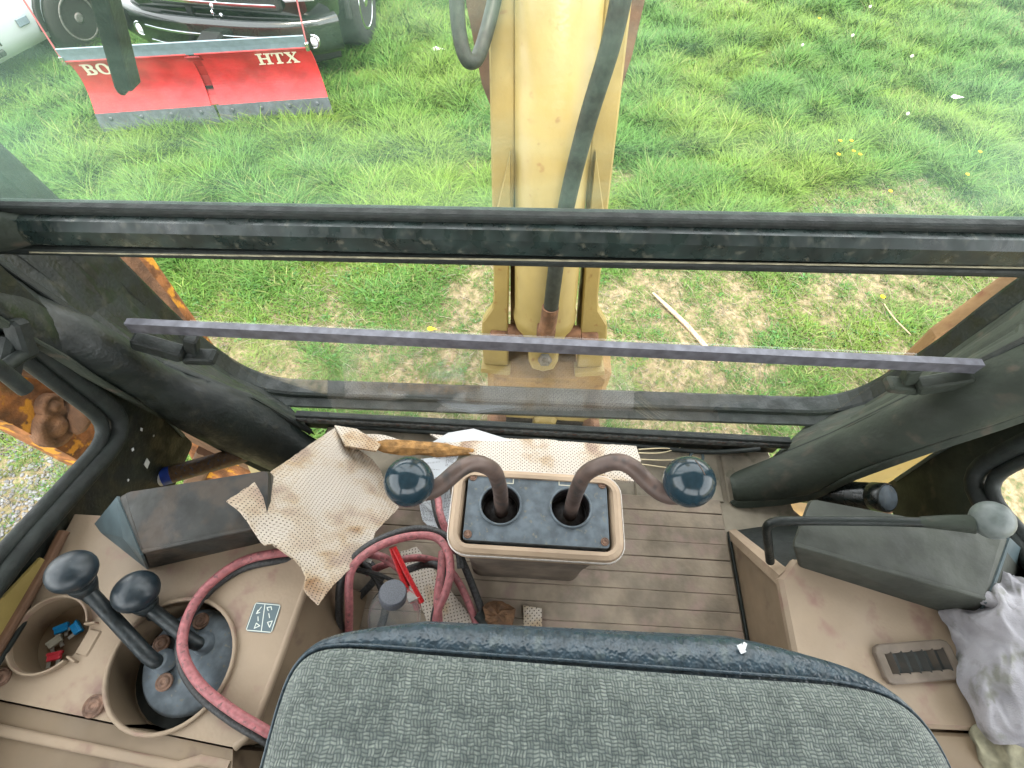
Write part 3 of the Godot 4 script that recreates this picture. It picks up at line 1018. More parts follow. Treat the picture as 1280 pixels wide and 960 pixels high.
func truck() -> void:
	var t := thing("pickup_truck", "black pickup truck with chrome grille bars parked behind the red plow", "pickup truck", Vector3(-2.80, 0, -5.20), deg_to_rad(-1.5))
	# local: +z is the nose, x to the side; the nose is at z = 0
	var w := 0.98
	var body := ST()
	var secs := []
	# sections along z of the nose, hood and cab: [z, half width, low, shoulder, top]
	for s in [[0.02, 0.80, 0.62, 0.98, 1.02], [-0.12, 0.92, 0.46, 1.05, 1.10], [-0.5, 0.97, 0.42, 1.10, 1.17], [-1.4, 0.98, 0.42, 1.14, 1.22], [-1.6, 0.98, 0.42, 1.16, 1.24], [-3.6, 0.98, 0.42, 1.16, 1.22], [-5.5, 0.97, 0.46, 1.14, 1.20]]:
		var r := PackedVector3Array()
		var hw: float = s[1]
		for p in [[-0.92, 0.0], [-1.0, 0.12], [-1.0, 0.8], [-0.97, 0.95], [-0.86, 1.0], [-0.4, 1.07], [0.4, 1.07], [0.86, 1.0], [0.97, 0.95], [1.0, 0.8], [1.0, 0.12], [0.92, 0.0]]:
			r.append(Vector3(p[0] * hw, s[2] + (s[4] - s[2]) * p[1], s[0]))
		secs.append(r)
	loft(body, secs, true)
	local_part(body, "body", M.car_black, t)
	var cabst := ST()
	var rings := []
	for q in [[1.18, 0.93, -1.5, -3.6], [1.5, 0.84, -2.0, -3.45], [1.78, 0.74, -2.35, -3.3], [1.86, 0.66, -2.5, -3.2]]:
		rings.append(PackedVector3Array([Vector3(-q[1], q[0], q[2]), Vector3(q[1], q[0], q[2]), Vector3(q[1], q[0], q[3]), Vector3(-q[1], q[0], q[3])]))
	loft(cabst, rings, false)
	local_part(cabst, "cab_roof", M.car_black, t)
	var ws := ST()
	hexa(ws, [Vector3(-0.84, 1.26, -1.60), Vector3(0.84, 1.26, -1.60), Vector3(0.84, 1.25, -1.62), Vector3(-0.84, 1.25, -1.62)], [Vector3(-0.70, 1.76, -2.31), Vector3(0.70, 1.76, -2.31), Vector3(0.70, 1.75, -2.33), Vector3(-0.70, 1.75, -2.33)])
	local_part(ws, "windscreen", M.car_glass, t)
	var bp := ST()   # bumper, rounded in plan
	var path := []
	for k in 15:
		var x := -1.0 + 2.0 * k / 14.0
		path.append(Vector3(x * 0.99, 0.46, 0.12 - 0.26 * pow(absf(x), 3.0)))
	sweep(bp, path, rrect(0.16, 0.30, 0.05), Vector3.UP)
	var bm := local_part(bp, "bumper", M.car_black, t)
	var sk := ST()
	var path2 := []
	for p in path: path2.append(Vector3(p.x * 0.94, 0.28, p.z - 0.05))
	sweep(sk, path2, rrect(0.12, 0.12, 0.03), Vector3.UP)
	local_part(sk, "lower_valance", M.trim_black, bm)
	for k in 2:
		var lip := ST()
		var p3 := []
		for p in path:
			if absf(p.x) < 0.78: p3.append(Vector3(p.x, 0.37 + 0.12 * k, p.z + 0.085))
		sweep(lip, p3, rrect(0.012, 0.02, 0.004), Vector3.UP)
		local_part(lip, "bumper_strip", M.chrome, bm)
	for s in [-1, 1]:
		var fo := ST()
		lathe(fo, [[0.062, 0.0], [0.062, 0.03], [0.05, 0.035], [0.046, 0.02]], Transform3D(Basis(Vector3.RIGHT, PI / 2), Vector3(s * 0.80, 0.44, 0.04)), 20)
		var f := local_part(fo, "fog_lamp", M.chrome, t)
		var le := ST()
		lathe(le, [[0.046, 0.0], [0.04, 0.012], [0.0, 0.02]], Transform3D(Basis(Vector3.RIGHT, PI / 2), Vector3(s * 0.80, 0.44, 0.06)), 16)
		local_part(le, "lens", M.lens, f)
		var hl := ST()
		box(hl, Vector3(s * 0.76, 0.86, 0.03), Vector3(0.30, 0.22, 0.10), Basis(Vector3.UP, s * 0.3), 0.03)
		local_part(hl, "headlight", M.lens, t)
	var gr := ST()
	box(gr, Vector3(0, 0.82, 0.05), Vector3(1.2, 0.34, 0.05), Basis(), 0.03)
	var g := local_part(gr, "grille", M.trim_black, t)
	for k in 4:
		var b := ST()
		var pth := []
		for j in 9: pth.append(Vector3(-0.58 + 1.16 * j / 8.0, 0.70 + 0.085 * k, 0.092 - 0.03 * pow(absf(j - 4) / 4.0, 2)))
		sweep(b, pth, rrect(0.02, 0.032, 0.006), Vector3.UP)
		local_part(b, "grille_bar", M.chrome, g)
	for s in [-1, 1]:
		for z in [-0.98, -4.5]:
			wheel(t, Vector3(s * 0.90, 0.40, z), 0.40, 0.27, M.chrome, 8)
			var ar := ST()
			var pa := []
			for k in 13:
				var a := PI * k / 12.0
				pa.append(Vector3(s * 0.985, 0.42 + sin(a) * 0.48, z + cos(a) * 0.48))
			sweep(ar, pa, rrect(0.05, 0.06, 0.015), Vector3.RIGHT)
			local_part(ar, "wheel_arch", M.trim_black, t)

func pale_car() -> void:
	var t := thing("pale_car", "pale silver car with a round hubcap parked at the far left of the plow", "car", Vector3(-4.89, 0, -4.39), deg_to_rad(-18.0))
	# local: nose towards -z, right flank at +x = 0
	var body := ST()
	var secs := []
	for s in [[-2.0, 0.62, 0.32, 0.70], [-1.9, 0.78, 0.26, 0.80], [-1.2, 0.86, 0.24, 0.90], [-0.3, 0.88, 0.24, 0.98], [1.5, 0.88, 0.24, 1.0], [2.3, 0.84, 0.28, 0.98], [2.5, 0.74, 0.36, 0.92]]:
		var r := PackedVector3Array()
		for p in [[-0.94, 0.0], [-1.0, 0.2], [-1.02, 0.55], [-0.97, 0.85], [-0.85, 1.0], [0.85, 1.0], [0.97, 0.85], [1.02, 0.55], [1.0, 0.2], [0.94, 0.0]]:
			r.append(Vector3(-0.88 + p[0] * s[1], s[2] + (s[3] - s[2]) * p[1], s[0]))
		secs.append(r)
	loft(body, secs, true)
	local_part(body, "body", M.car_pale, t)
	var top := ST()
	var rings := []
	for q in [[0.96, 0.80, -0.7, 2.2], [1.25, 0.68, -0.2, 1.9], [1.42, 0.58, 0.1, 1.5]]:
		rings.append(PackedVector3Array([Vector3(-0.88 - q[1], q[0], q[2]), Vector3(-0.88 + q[1], q[0], q[2]), Vector3(-0.88 + q[1], q[0], q[3]), Vector3(-0.88 - q[1], q[0], q[3])]))
	loft(top, rings, false)
	local_part(top, "windows", M.car_glass, t)
	var rf := ST()
	box(rf, Vector3(-0.88, 1.44, 0.8), Vector3(1.2, 0.04, 1.5), Basis(), 0.015)
	local_part(rf, "roof", M.car_pale, t)
	for k in 2:
		var tr := ST()
		box(tr, Vector3(0.0, 0.32 + 0.28 * k, 0.55), Vector3(0.03, 0.05, 2.0), Basis(), 0.01)
		local_part(tr, "side_trim", M.car_pale if k else M.trim_black, t)
	var dr := ST()
	box(dr, Vector3(0.012, 0.62, -0.45), Vector3(0.012, 0.5, 0.012))
	local_part(dr, "door_seam", M.trim_black, t)
	var sl := ST()
	box(sl, Vector3(0.012, 0.46, -0.75), Vector3(0.02, 0.07, 0.11), Basis(), 0.008)
	local_part(sl, "side_lamp", M.plow_flap, t)
	for z in [-1.25, 1.45]:
		wheel(t, Vector3(-0.06, 0.31, z), 0.31, 0.2, M.steel, 10)
		wheel(t, Vector3(-1.70, 0.31, z), 0.31, 0.2, M.steel, 10)
		var ar := ST()
		var pa := []
		for k in 13:
			var a := PI * k / 12.0
			pa.append(Vector3(0.0, 0.32 + sin(a) * 0.36, z + cos(a) * 0.36))
		sweep(ar, pa, rrect(0.06, 0.05, 0.015), Vector3.RIGHT)
		local_part(ar, "wheel_arch", M.trim_black, t)

# ---------------------------------------------------------------- boom, dipper, stabilizers
func machine() -> void:
	var a0 := Vector3(0.082, 1.713, -0.908)
	var a1 := Vector3(0.046, 2.359, -1.076)
	var u := (a1 - a0).normalized()
	var sx := u.cross(Vector3(0, 0.25, 0.97)).normalized()
	if sx.x < 0: sx = -sx
	var nz := sx.cross(u).normalized()
	var B := Basis(sx, u, nz)
	var at := func(x: float, y: float, z: float) -> Vector3: return a0 + B * Vector3(x, y, z)
	var bm := thing("digger_boom", "upright yellow digger boom with fat yellow cylinder and black hose outside the windscreen", "boom", Vector3(0.08, 0.0, -0.95))
	var top := 1.55
	# side plates with flared feet
	for s in [-1, 1]:
		var st := ST()
		var poly := PackedVector2Array()
		for p in [[0.0785, top], [0.124, top], [0.128, 0.6], [0.134, 0.06], [0.140, 0.015], [0.168, -0.03], [0.172, -0.07], [0.170, -0.185], [0.100, -0.185], [0.098, -0.02], [0.094, 0.12], [0.0785, 0.36]]:
			poly.append(Vector2(s * p[0], p[1]))
		prism(st, poly, 0.035, Transform3D(B, at.call(0, 0, -0.025)), 0.004)
		var plate := commit(st, "side_plate", M.yellow, bm)
		var w := ST()
		var side := PackedVector2Array([Vector2(-0.02, top), Vector2(-0.02, -0.19), Vector2(-0.20, -0.17), Vector2(-0.24, 0.1), Vector2(-0.30, top)])
		prism(w, side, 0.022, Transform3D(Basis(B.z, B.y, -B.x), at.call(s * 0.118 + 0.011, 0, 0)), 0.003)
		commit(w, "web_plate", M.yellow, bm)
		var gs := ST()
		prism(gs, PackedVector2Array([Vector2(s * 0.088, 0.42), Vector2(s * 0.128, 0.26), Vector2(s * 0.128, 0.235), Vector2(s * 0.088, 0.24)]), 0.03, Transform3D(B, at.call(0, 0, 0.01)), 0.003)
		commit(gs, "gusset", M.yellow, plate)
		var pin := ST()
		lathe(pin, [[0.018, -0.03], [0.020, 0.0], [0.020, 0.012], [0.012, 0.016]], Transform3D(B * Basis(Vector3.BACK, -s * PI / 2), at.call(s * 0.132, -0.075, 0.012)), 14)
		commit(pin, "rusty_pin", M.rust_plain, plate)
		var lip := ST()
		box(lip, at.call(s * 0.135, -0.19, 0.005), Vector3(0.085, 0.016, 0.05), B * Basis(Vector3.BACK, s * 0.12))
		commit(lip, "foot_lip", M.yellow, plate)
	var back := ST()
	box(back, at.call(0, 0.66, -0.20), Vector3(0.2, 1.75, 0.02), B)
	commit(back, "back_plate", M.yellow_dull, bm)
	var floor_st := ST()
	box(floor_st, at.call(0, -0.185, -0.07), Vector3(0.2, 0.02, 0.22), B * Basis(Vector3.RIGHT, 0.25))
	commit(floor_st, "foot_plate", M.yellow_dull, bm)
	# cylinder
	var cy := ST()
	lathe(cy, [[0.0, -0.06], [0.060, -0.058], [0.078, -0.035], [0.0815, -0.020], [0.0835, -0.012], [0.0835, 0.004], [0.0800, 0.010], [0.0800, 1.50], [0.0, 1.50]], Transform3D(B, a0), 48)
	var cyl := commit(cy, "boom_cylinder", M.yellow, bm)
	var nk := ST()
	prism(nk, PackedVector2Array([Vector2(-0.062, -0.03), Vector2(-0.043, -0.075), Vector2(-0.040, -0.13), Vector2(-0.030, -0.158), Vector2(0.0, -0.168), Vector2(0.030, -0.158), Vector2(0.040, -0.13), Vector2(0.043, -0.075), Vector2(0.062, -0.03)]), 0.10, Transform3D(B, at.call(0, 0, -0.045)), 0.008)
	commit(nk, "cylinder_eye", M.yellow, cyl)
	var bo := ST()
	lathe(bo, [[0.019, 0.0], [0.019, 0.012], [0.013, 0.016]], Transform3D(B * Basis(Vector3.RIGHT, PI / 2), at.call(0.004, -0.115, 0.055)), 6, false)
	commit(bo, "bolt_head", M.steel, cyl)
	var pn := ST()
	lathe(pn, [[0.028, -0.1], [0.028, 0.1]], Transform3D(B * Basis(Vector3.BACK, PI / 2), at.call(0, -0.075, 0.0)), 18)
	commit(pn, "pivot_pin", M.rust_plain, bm)
	# hoses
	var h := ST()
	tube(h, curve([Vector3(0.142, 2.494, -0.964), Vector3(0.138, 2.429, -0.956), Vector3(0.131, 2.346, -0.938), Vector3(0.113, 2.230, -0.925), Vector3(0.097, 2.094, -0.899), Vector3(0.088, 1.960, -0.857), Vector3(0.087, 1.816, -0.819)], 6), 0.0175, 16)
	var hose := commit(h, "hydraulic_hose", M.hose, bm)
	var fi := ST()
	tube(fi, [Vector3(0.086, 1.830, -0.822), Vector3(0.086, 1.790, -0.816), Vector3(0.083, 1.761, -0.809)], 0.0205, 14)
	tube(fi, [Vector3(0.083, 1.764, -0.812), Vector3(0.082, 1.744, -0.810)], 0.026, 6)
	tube(fi, [Vector3(0.082, 1.745, -0.812), Vector3(0.085, 1.693, -0.832)], 0.018, 12)
	commit(fi, "hose_fitting", M.rust_plain, hose)
	var lo := ST()
	tube(lo, curve([Vector3(-0.116, 2.522, -0.972), Vector3(-0.124, 2.429, -0.976), Vector3(-0.121, 2.363, -0.948), Vector3(-0.109, 2.325, -0.926), Vector3(-0.095, 2.316, -0.930), Vector3(-0.085, 2.322, -0.958), Vector3(-0.072, 2.354, -1.007), Vector3(-0.058, 2.408, -1.052), Vector3(-0.044, 2.480, -1.090)], 7), 0.0125, 14)
	commit(lo, "looped_hose", M.hose, bm)
	# dipper arm folded behind the boom
	var di := ST()
	sheet(di, [Vector3(-0.189, 2.344, -1.616), Vector3(-0.174, 2.159, -1.589), Vector3(-0.132, 1.996, -1.521), Vector3(-0.100, 1.933, -1.497), Vector3(0.247, 1.959, -1.534), Vector3(0.267, 2.070, -1.577), Vector3(0.274, 2.188, -1.629), Vector3(0.244, 2.360, -1.637)], 0.16)
	commit(di, "dipper_arm", M.rust_brown, bm)
	# swing post under the boom foot
	var sp := thing("swing_post", "yellow swing post casting with two dark sockets under the boom foot", "swing post", Vector3(0.1, 0.0, -0.8))
	var c := Vector3(0.126, 1.201, -0.882)
	var w1 := ST()
	box(w1, c + Vector3(0, -0.25, -0.10), Vector3(0.40, 0.95, 0.12), Basis(), 0.03)
	commit(w1, "post_block", M.yellow_dull, sp)
	for s in [-1, 1]:
		var e := ST()
		box(e, c + Vector3(s * 0.165, -0.02, 0.03), Vector3(0.05, 0.20, 0.22), Basis(Vector3.BACK, s * 0.12), 0.02)
		commit(e, "ear", M.rust_plain, sp)
		var k := ST()
		lathe(k, [[0.082, 0.0], [0.082, 0.035], [0.060, 0.045], [0.055, 0.02], [0.0, 0.02]], Transform3D(Basis(Vector3.RIGHT, PI / 2), c + Vector3(s * 0.095, -0.08, -0.045)), 26)
		commit(k, "dark_socket", M.socket, sp)
	var wb := ST()
	box(wb, c + Vector3(0, -0.10, 0.0), Vector3(0.075, 0.36, 0.12), Basis(), 0.015)
	commit(wb, "center_web", M.yellow, sp)
	var tp := ST()
	box(tp, c + Vector3(0, 0.07, -0.03), Vector3(0.36, 0.06, 0.14), Basis(), 0.012)
	commit(tp, "top_flange", M.yellow, sp)
	var cp := ST()
	box(cp, c + Vector3(0, -0.25, 0.10), Vector3(0.09, 0.10, 0.14), Basis(), 0.012)
	commit(cp, "clamp_block", M.yellow_dull, sp)
	var fr := thing("rear_frame", "wide yellow and rusty rear frame beam of the machine under the boom", "frame beam", Vector3(0.1, 0.0, -0.62))
	var f1 := ST()
	box(f1, Vector3(0.1, 0.95, -0.60), Vector3(2.0, 0.30, 0.16), Basis(), 0.02)
	commit(f1, "beam", M.yellow_dull, fr)
	# stabilizers, folded up at the corners
	stabilizer("left", -1)
	stabilizer("right", 1)

func stabilizer(which: String, s: int) -> void:
	var left := s < 0
	var t := thing("stabilizer_leg", "rust eaten orange stabilizer leg raised outside the left windscreen corner" if left else "faded yellow stabilizer leg raised outside the right windscreen corner", "stabilizer leg", Vector3(-0.9 if left else 1.05, 0.0, -0.8), 0.0, "stabilizer legs raised beside the cab")
	var path := [Vector3(-0.935, 2.004, -0.806), Vector3(-0.910, 1.957, -0.788), Vector3(-0.859, 1.820, -0.742), Vector3(-0.817, 1.644, -0.691), Vector3(-0.798, 1.274, -0.580)] if left else [Vector3(1.135, 2.171, -0.787), Vector3(1.060, 2.023, -0.745), Vector3(0.996, 1.889, -0.721), Vector3(0.979, 1.675, -0.687), Vector3(1.021, 1.290, -0.589)]
	var st := ST()
	sweep(st, path, rrect(0.16, 0.11, 0.012, 2), Vector3(0, 0.3, 1), false, [1.0, 1.02, 0.92, 0.95, 1.0])
	var main_m: Material = M.rust if left else M.leg_dull
	commit(st, "leg_box", main_m, t)
	var rb := ST()
	var rp := []
	for p in path: rp.append(p + Vector3(-s * 0.085, 0.03, 0.02))
	sweep(rb, rp, rrect(0.02, 0.05, 0.004, 1), Vector3(0, 0.3, 1), false)
	commit(rb, "edge_flange", M.rust_plain if left else M.leg_dull, t)
	if left:
		var a := thing("support_arm", "yellow steel arm eaten by rust with greasy pivot pin outside the left side window", "steel arm", Vector3(-1.1, 0.0, -0.3))
		var pl := ST()
		sheet(pl, [Vector3(-0.980, 2.137, -0.499), Vector3(-0.980, 1.902, -0.511), Vector3(-0.980, 1.804, -0.545), Vector3(-0.980, 1.629, -0.561), Vector3(-0.980, 1.530, -0.524), Vector3(-0.980, 1.547, -0.462), Vector3(-0.980, 1.620, -0.435), Vector3(-0.980, 1.839, -0.426), Vector3(-0.980, 2.058, -0.390)], 0.05)
		var ap := commit(pl, "arm_plate", M.rust, a)
		var fl := ST()
		sweep(fl, [Vector3(-0.950, 2.163, -0.494), Vector3(-0.950, 1.940, -0.512), Vector3(-0.950, 1.840, -0.555), Vector3(-0.950, 1.638, -0.559)], rrect(0.05, 0.03, 0.006, 2), Vector3(1, 0.2, 0), false)
		commit(fl, "top_flange", M.rust_plain, a)
		var up := ST()
		sheet(up, [Vector3(-1.120, 1.759, -0.648), Vector3(-1.120, 1.724, -0.702), Vector3(-1.120, 1.532, -0.733), Vector3(-1.120, 1.480, -0.687), Vector3(-1.120, 1.684, -0.650)], 0.04)
		commit(up, "rear_plate", M.rust_plain, a)
		for q in [[Vector3(-0.940, 1.765, -0.463), 0.030, "pivot_boss"], [Vector3(-0.930, 1.751, -0.506), 0.034, "grease_lump"], [Vector3(-0.940, 1.801, -0.491), 0.018, "bolt_boss"]]:
			var b := ST()
			if q[2] == "grease_lump":
				ball(b, q[0], Vector3(0.03, 0.022, 0.05), Basis(Vector3.RIGHT, 0.6), 12)
			else:
				lathe(b, [[q[1] * 1.5, 0.0], [q[1] * 1.5, 0.02], [q[1] * 1.1, 0.026], [q[1] * 0.9, 0.018], [q[1] * 0.5, 0.03], [0.0, 0.032]], Transform3D(Basis(Vector3.BACK, -PI / 2), q[0] - Vector3(0.02, 0, 0)), 18)
			commit(b, q[2], M.rust_plain, ap)
	# bars seen through the small quarter window under the pillar
	var f := thing("quarter_frame", "rusty brown brace bars behind the left quarter window" if left else "yellow and brown brace bars behind the right quarter window", "brace", Vector3(-0.6 if left else 0.75, 0.0, -0.6))
	var b1 := ST()
	var pth := [Vector3(-0.868, 1.642, -0.596), Vector3(-0.593, 1.401, -0.535)] if left else [Vector3(1.071, 1.762, -0.581), Vector3(0.868, 1.422, -0.555)]
	sweep(b1, pth, rrect(0.07, 0.06, 0.008, 2), Vector3.UP, false)
	commit(b1, "brace_bar", M.rust_brown if left else M.yellow, f)
	var b2 := ST()
	var pt2 := [Vector3(-0.773, 1.505, -0.550), Vector3(-1.094, 1.002, -0.530)] if left else [Vector3(1.013, 1.543, -0.519), Vector3(1.386, 1.188, -0.520)]
	sweep(b2, pt2, rrect(0.05, 0.05, 0.008, 2), Vector3(0, 0.2, 1), false)
	commit(b2, "brace_post", M.rust_brown, f)
	var b3 := ST()
	if left:
		sheet(b3, [Vector3(-0.680, 1.567, -0.571), Vector3(-0.642, 1.492, -0.492), Vector3(-0.559, 1.475, -0.483), Vector3(-0.571, 1.544, -0.534)], 0.03)
	else:
		sweep(b3, [Vector3(1.177, 1.648, -0.588), Vector3(1.024, 1.375, -0.536)], rrect(0.06, 0.03, 0.008, 2), Vector3.UP, false)
	commit(b3, "yellow_bracket" if left else "lower_brace", M.yellow if left else M.rust_brown, f)

# ---------------------------------------------------------------- the cab
func rect_loop(z0: float, z1: float, y0: float, y1: float, r: float, x: float) -> PackedVector3Array:
	var out := PackedVector3Array()
	for p in rrect(z1 - z0, y1 - y0, r, 6):
		# sides are cut into short runs so that the lower edge can rise
		out.append(Vector3(x, (y0 + y1) / 2 + p.y, (z0 + z1) / 2 + p.x))
	return out

func window_loop(d: float, x: float) -> PackedVector3Array:
	var z0 := -0.380 + d
	var y0 := 1.972 + d
	var pts := rounded([Vector3(x, 2.985 - d, z0), Vector3(x, y0, z0), Vector3(x, y0 + 0.088, z0 + 0.27), Vector3(x, y0 + 0.10, 0.86 - d), Vector3(x, 2.985 - d, 0.86 - d)], 0.075 - d * 0.5, 6, true)
	return PackedVector3Array(pts)

func cab() -> void:
	var cb := thing("machine_cab", "dark painted digger cab with crossbars and windscreens seen from inside", "cab", Vector3(0.09, 1.82, -0.1))
	# floor
	var fp := ST()
	prism(fp, PackedVector2Array([Vector2(-0.36, -0.492), Vector2(0.535, -0.492), Vector2(0.56, -0.36), Vector2(0.76, -0.16), Vector2(0.76, 1.02), Vector2(-0.62, 1.02), Vector2(-0.62, -0.20), Vector2(-0.40, -0.30)]), 0.036, Transform3D(Basis(Vector3(1, 0, 0), Vector3(0, 0, 1), Vector3(0, -1, 0)), Vector3(0, 1.816, 0)), 0.003)
	var floor_o := commit(fp, "floor_plate", M.floorplate, cb)
	for k in 17:
		var st := ST()
		var z := -0.352 + 0.0285 * k
		box(st, Vector3(0.075, 1.8205, z), Vector3(0.68, 0.0105, 0.0281), Basis(Vector3.UP, rng.randf_range(-0.002, 0.002)), 0.0016)
		commit(st, "mat_strip", M.mat, floor_o)
	for q in [[0.36, 0.0], [0.455, 1.0]]:
		var st := ST()
		box(st, Vector3(q[0] - 0.02 + 0.03 * q[1], 1.8175, -0.415), Vector3(0.17 if q[1] == 0.0 else 0.06, 0.006, 0.10), Basis(), 0.002)
		commit(st, "front_plate", M.floorplate, floor_o)
	# roof
	var rf := ST()
	box(rf, Vector3(0.09, 3.13, 0.28), Vector3(1.95, 0.06, 1.7), Basis(), 0.015)
	commit(rf, "roof", M.console, cb)
	# leaning corner pillars: a rounded body between an inner edge and a front ridge, station by station
	var stations := [
		[[Vector3(-0.337, 1.694, -0.365), Vector3(-0.303, 1.765, -0.420)], [Vector3(-0.465, 1.792, -0.385), Vector3(-0.389, 1.837, -0.445)], [Vector3(-0.600, 1.891, -0.424), Vector3(-0.461, 1.954, -0.455)], [Vector3(-0.600, 2.097, -0.380), Vector3(-0.575, 2.043, -0.460)], [Vector3(-0.602, 2.191, -0.368), Vector3(-0.640, 2.143, -0.462)], [Vector3(-0.604, 2.261, -0.360), Vector3(-0.672, 2.225, -0.464)], [Vector3(-0.610, 2.314, -0.354), Vector3(-0.697, 2.296, -0.466)], [Vector3(-0.66, 2.42, -0.36), Vector3(-0.710, 2.382, -0.466)], [Vector3(-0.76, 2.8, -0.36), Vector3(-0.84, 2.8, -0.466)], [Vector3(-0.78, 3.12, -0.36), Vector3(-0.86, 3.12, -0.466)]],
		[[Vector3(0.444, 1.820, -0.372), Vector3(0.431, 1.849, -0.405)], [Vector3(0.460, 1.824, -0.362), Vector3(0.452, 1.848, -0.420)], [Vector3(0.564, 1.863, -0.370), Vector3(0.515, 1.904, -0.435)], [Vector3(0.599, 1.947, -0.375), Vector3(0.576, 1.964, -0.450)], [Vector3(0.653, 2.055, -0.380), Vector3(0.629, 2.089, -0.455)], [Vector3(0.713, 2.159, -0.385), Vector3(0.687, 2.231, -0.460)], [Vector3(0.742, 2.260, -0.385), Vector3(0.731, 2.315, -0.462)], [Vector3(0.765, 2.7, -0.36), Vector3(0.83, 2.7, -0.466)], [Vector3(0.765, 3.12, -0.36), Vector3(0.83, 3.12, -0.466)]]]
	for k in 2:
		var st := ST()
		var s := -1.0 if k == 0 else 1.0
		var rings := []
		var inner := []
		var dense_a := []
		var dense_b := []
		for q in stations[k]:
			dense_a.append(q[0]); dense_b.append(q[1])
		dense_a = curve(dense_a, 4)
		dense_b = curve(dense_b, 4)
		for i in dense_a.size():
			var a: Vector3 = dense_a[i]
			var b: Vector3 = dense_b[i]
			var w := a.distance_to(b)
			var mid := (a + b) / 2.0
			var out := Vector3(-s * 0.30, 0.62, 0.72)
			out = (out - (b - a).normalized() * out.dot((b - a).normalized())).normalized()
			var r := PackedVector3Array()
			for j in 9:
				var t := j / 8.0
				r.append(a.lerp(b, t) + out * w * 0.34 * pow(sin(PI * t), 0.55))
			for j in range(1, 6):
				var t := j / 6.0
				r.append(b.lerp(a, t) - out * w * 0.5 * sin(PI * t))
			rings.append(r)
			inner.append(a + out * 0.004)
		loft(st, rings, true)
		var pi_ := commit(st, "pillar", M.frame if k == 0 else M.frame_pale_hazed, cb)
		if k == 1: pi_.set_meta("label", "olive right pillar with lens haze put into its colour")
		var fl_ := ST()
		sweep(fl_, inner, rrect(0.016, 0.007, 0.003, 2), Vector3(0, 0.62, 0.72), false)
		commit(fl_, "trim_flange", M.frame_pale_hazed, pi_)
	# crossbar tube between the pillars, with its rubber seals
	var cl := Vector3(-0.690, 2.311, -0.460)
	var cr := Vector3(0.760, 2.391, -0.460)
	var oct := PackedVector2Array([Vector2(-0.017, -0.010), Vector2(-0.017, 0.010), Vector2(-0.009, 0.0185), Vector2(0.009, 0.0185), Vector2(0.017, 0.010), Vector2(0.017, -0.010), Vector2(0.009, -0.0185), Vector2(-0.009, -0.0185)])
	var xb := ST()
	sweep(xb, [cl, cr], oct, Vector3.UP, false)
	var bar := commit(xb, "windscreen_crossbar", M.worn, cb)
	for q in [[0.021, -0.012, 0.020, 0.012], [-0.0225, 0.006, 0.024, 0.012]]:
		var st := ST()
		sweep(st, [cl + Vector3(0, q[0], q[1]), cr + Vector3(0, q[0], q[1])], rrect(q[2], q[3], 0.004, 2), Vector3.UP, false)
		commit(st, "glass_seal", M.rubber, bar)
	var wl_ := ST()
	sweep(wl_, [cl + Vector3(0.1, -0.0165, 0.0175), cr + Vector3(-0.1, -0.0165, 0.0175)], rrect(0.0022, 0.0022, 0.0006, 1), Vector3.UP, false)
	commit(wl_, "pale_line", M.foam_pale, bar)  # thin pale line along the lower front edge of the crossbar
	var we_ := ST()
	tube(we_, [Vector3(-0.68, 2.312, -0.452), Vector3(-0.615, 2.316, -0.455), Vector3(-0.58, 2.318, -0.458)], 0.023, 14, [1.15, 1.08, 0.8])
	commit(we_, "weld_socket", M.frame_pale_hazed, bar)
	# outer window frame, round at its lower corners
	var fpth := rounded([Vector3(-0.90, 3.1, -0.56), Vector3(-0.706, 2.377, -0.575), Vector3(-0.671, 2.178, -0.580), Vector3(-0.636, 1.933, -0.580), Vector3(-0.556, 1.773, -0.580), Vector3(0.718, 1.839, -0.580), Vector3(0.770, 2.032, -0.580), Vector3(0.773, 2.208, -0.580), Vector3(0.92, 3.1, -0.56)], 0.10, 7)
	var fs := ST()
	sweep(fs, fpth, rrect(0.030, 0.046, 0.008, 2), Vector3(0, 0.05, 1), false)
	var of := commit(fs, "outer_frame", M.frame, cb)
	for q in [[0.017, 0.006], [-0.017, 0.004]]:
		var st := ST()
		var pp := []
		for p in fpth: pp.append(p + Vector3(0, 0.0, q[0]) + Vector3(0, 0.004, 0.012))
		sweep(st, pp, rrect(0.006, 0.034, 0.002, 1), Vector3(0, 0.05, 1), false)
		commit(st, "rubber_lip", M.rubber, of)
	# folded sheet between the pillars and that frame
	for q in [[[Vector3(-0.380, 1.836, -0.450), Vector3(-0.507, 1.765, -0.572)], [Vector3(-0.455, 1.949, -0.455), Vector3(-0.588, 1.844, -0.572)], [Vector3(-0.570, 2.042, -0.458), Vector3(-0.622, 1.934, -0.572)], [Vector3(-0.635, 2.142, -0.460), Vector3(-0.646, 2.088, -0.572)], [Vector3(-0.667, 2.225, -0.462), Vector3(-0.653, 2.187, -0.572)], [Vector3(-0.690, 2.304, -0.464), Vector3(-0.677, 2.295, -0.572)], [Vector3(-0.705, 2.385, -0.464), Vector3(-0.695, 2.387, -0.572)], [Vector3(-0.86, 3.0, -0.463), Vector3(-0.89, 3.0, -0.57)]], [[Vector3(0.500, 1.866, -0.432), Vector3(0.659, 1.818, -0.572)], [Vector3(0.575, 1.963, -0.447), Vector3(0.728, 1.887, -0.572)], [Vector3(0.628, 2.089, -0.452), Vector3(0.761, 2.035, -0.572)], [Vector3(0.685, 2.231, -0.457), Vector3(0.770, 2.211, -0.572)], [Vector3(0.729, 2.315, -0.459), Vector3(0.802, 2.320, -0.572)], [Vector3(0.828, 2.7, -0.463), Vector3(0.86, 2.7, -0.57)]]]:
		var st := ST()
		var rings := []
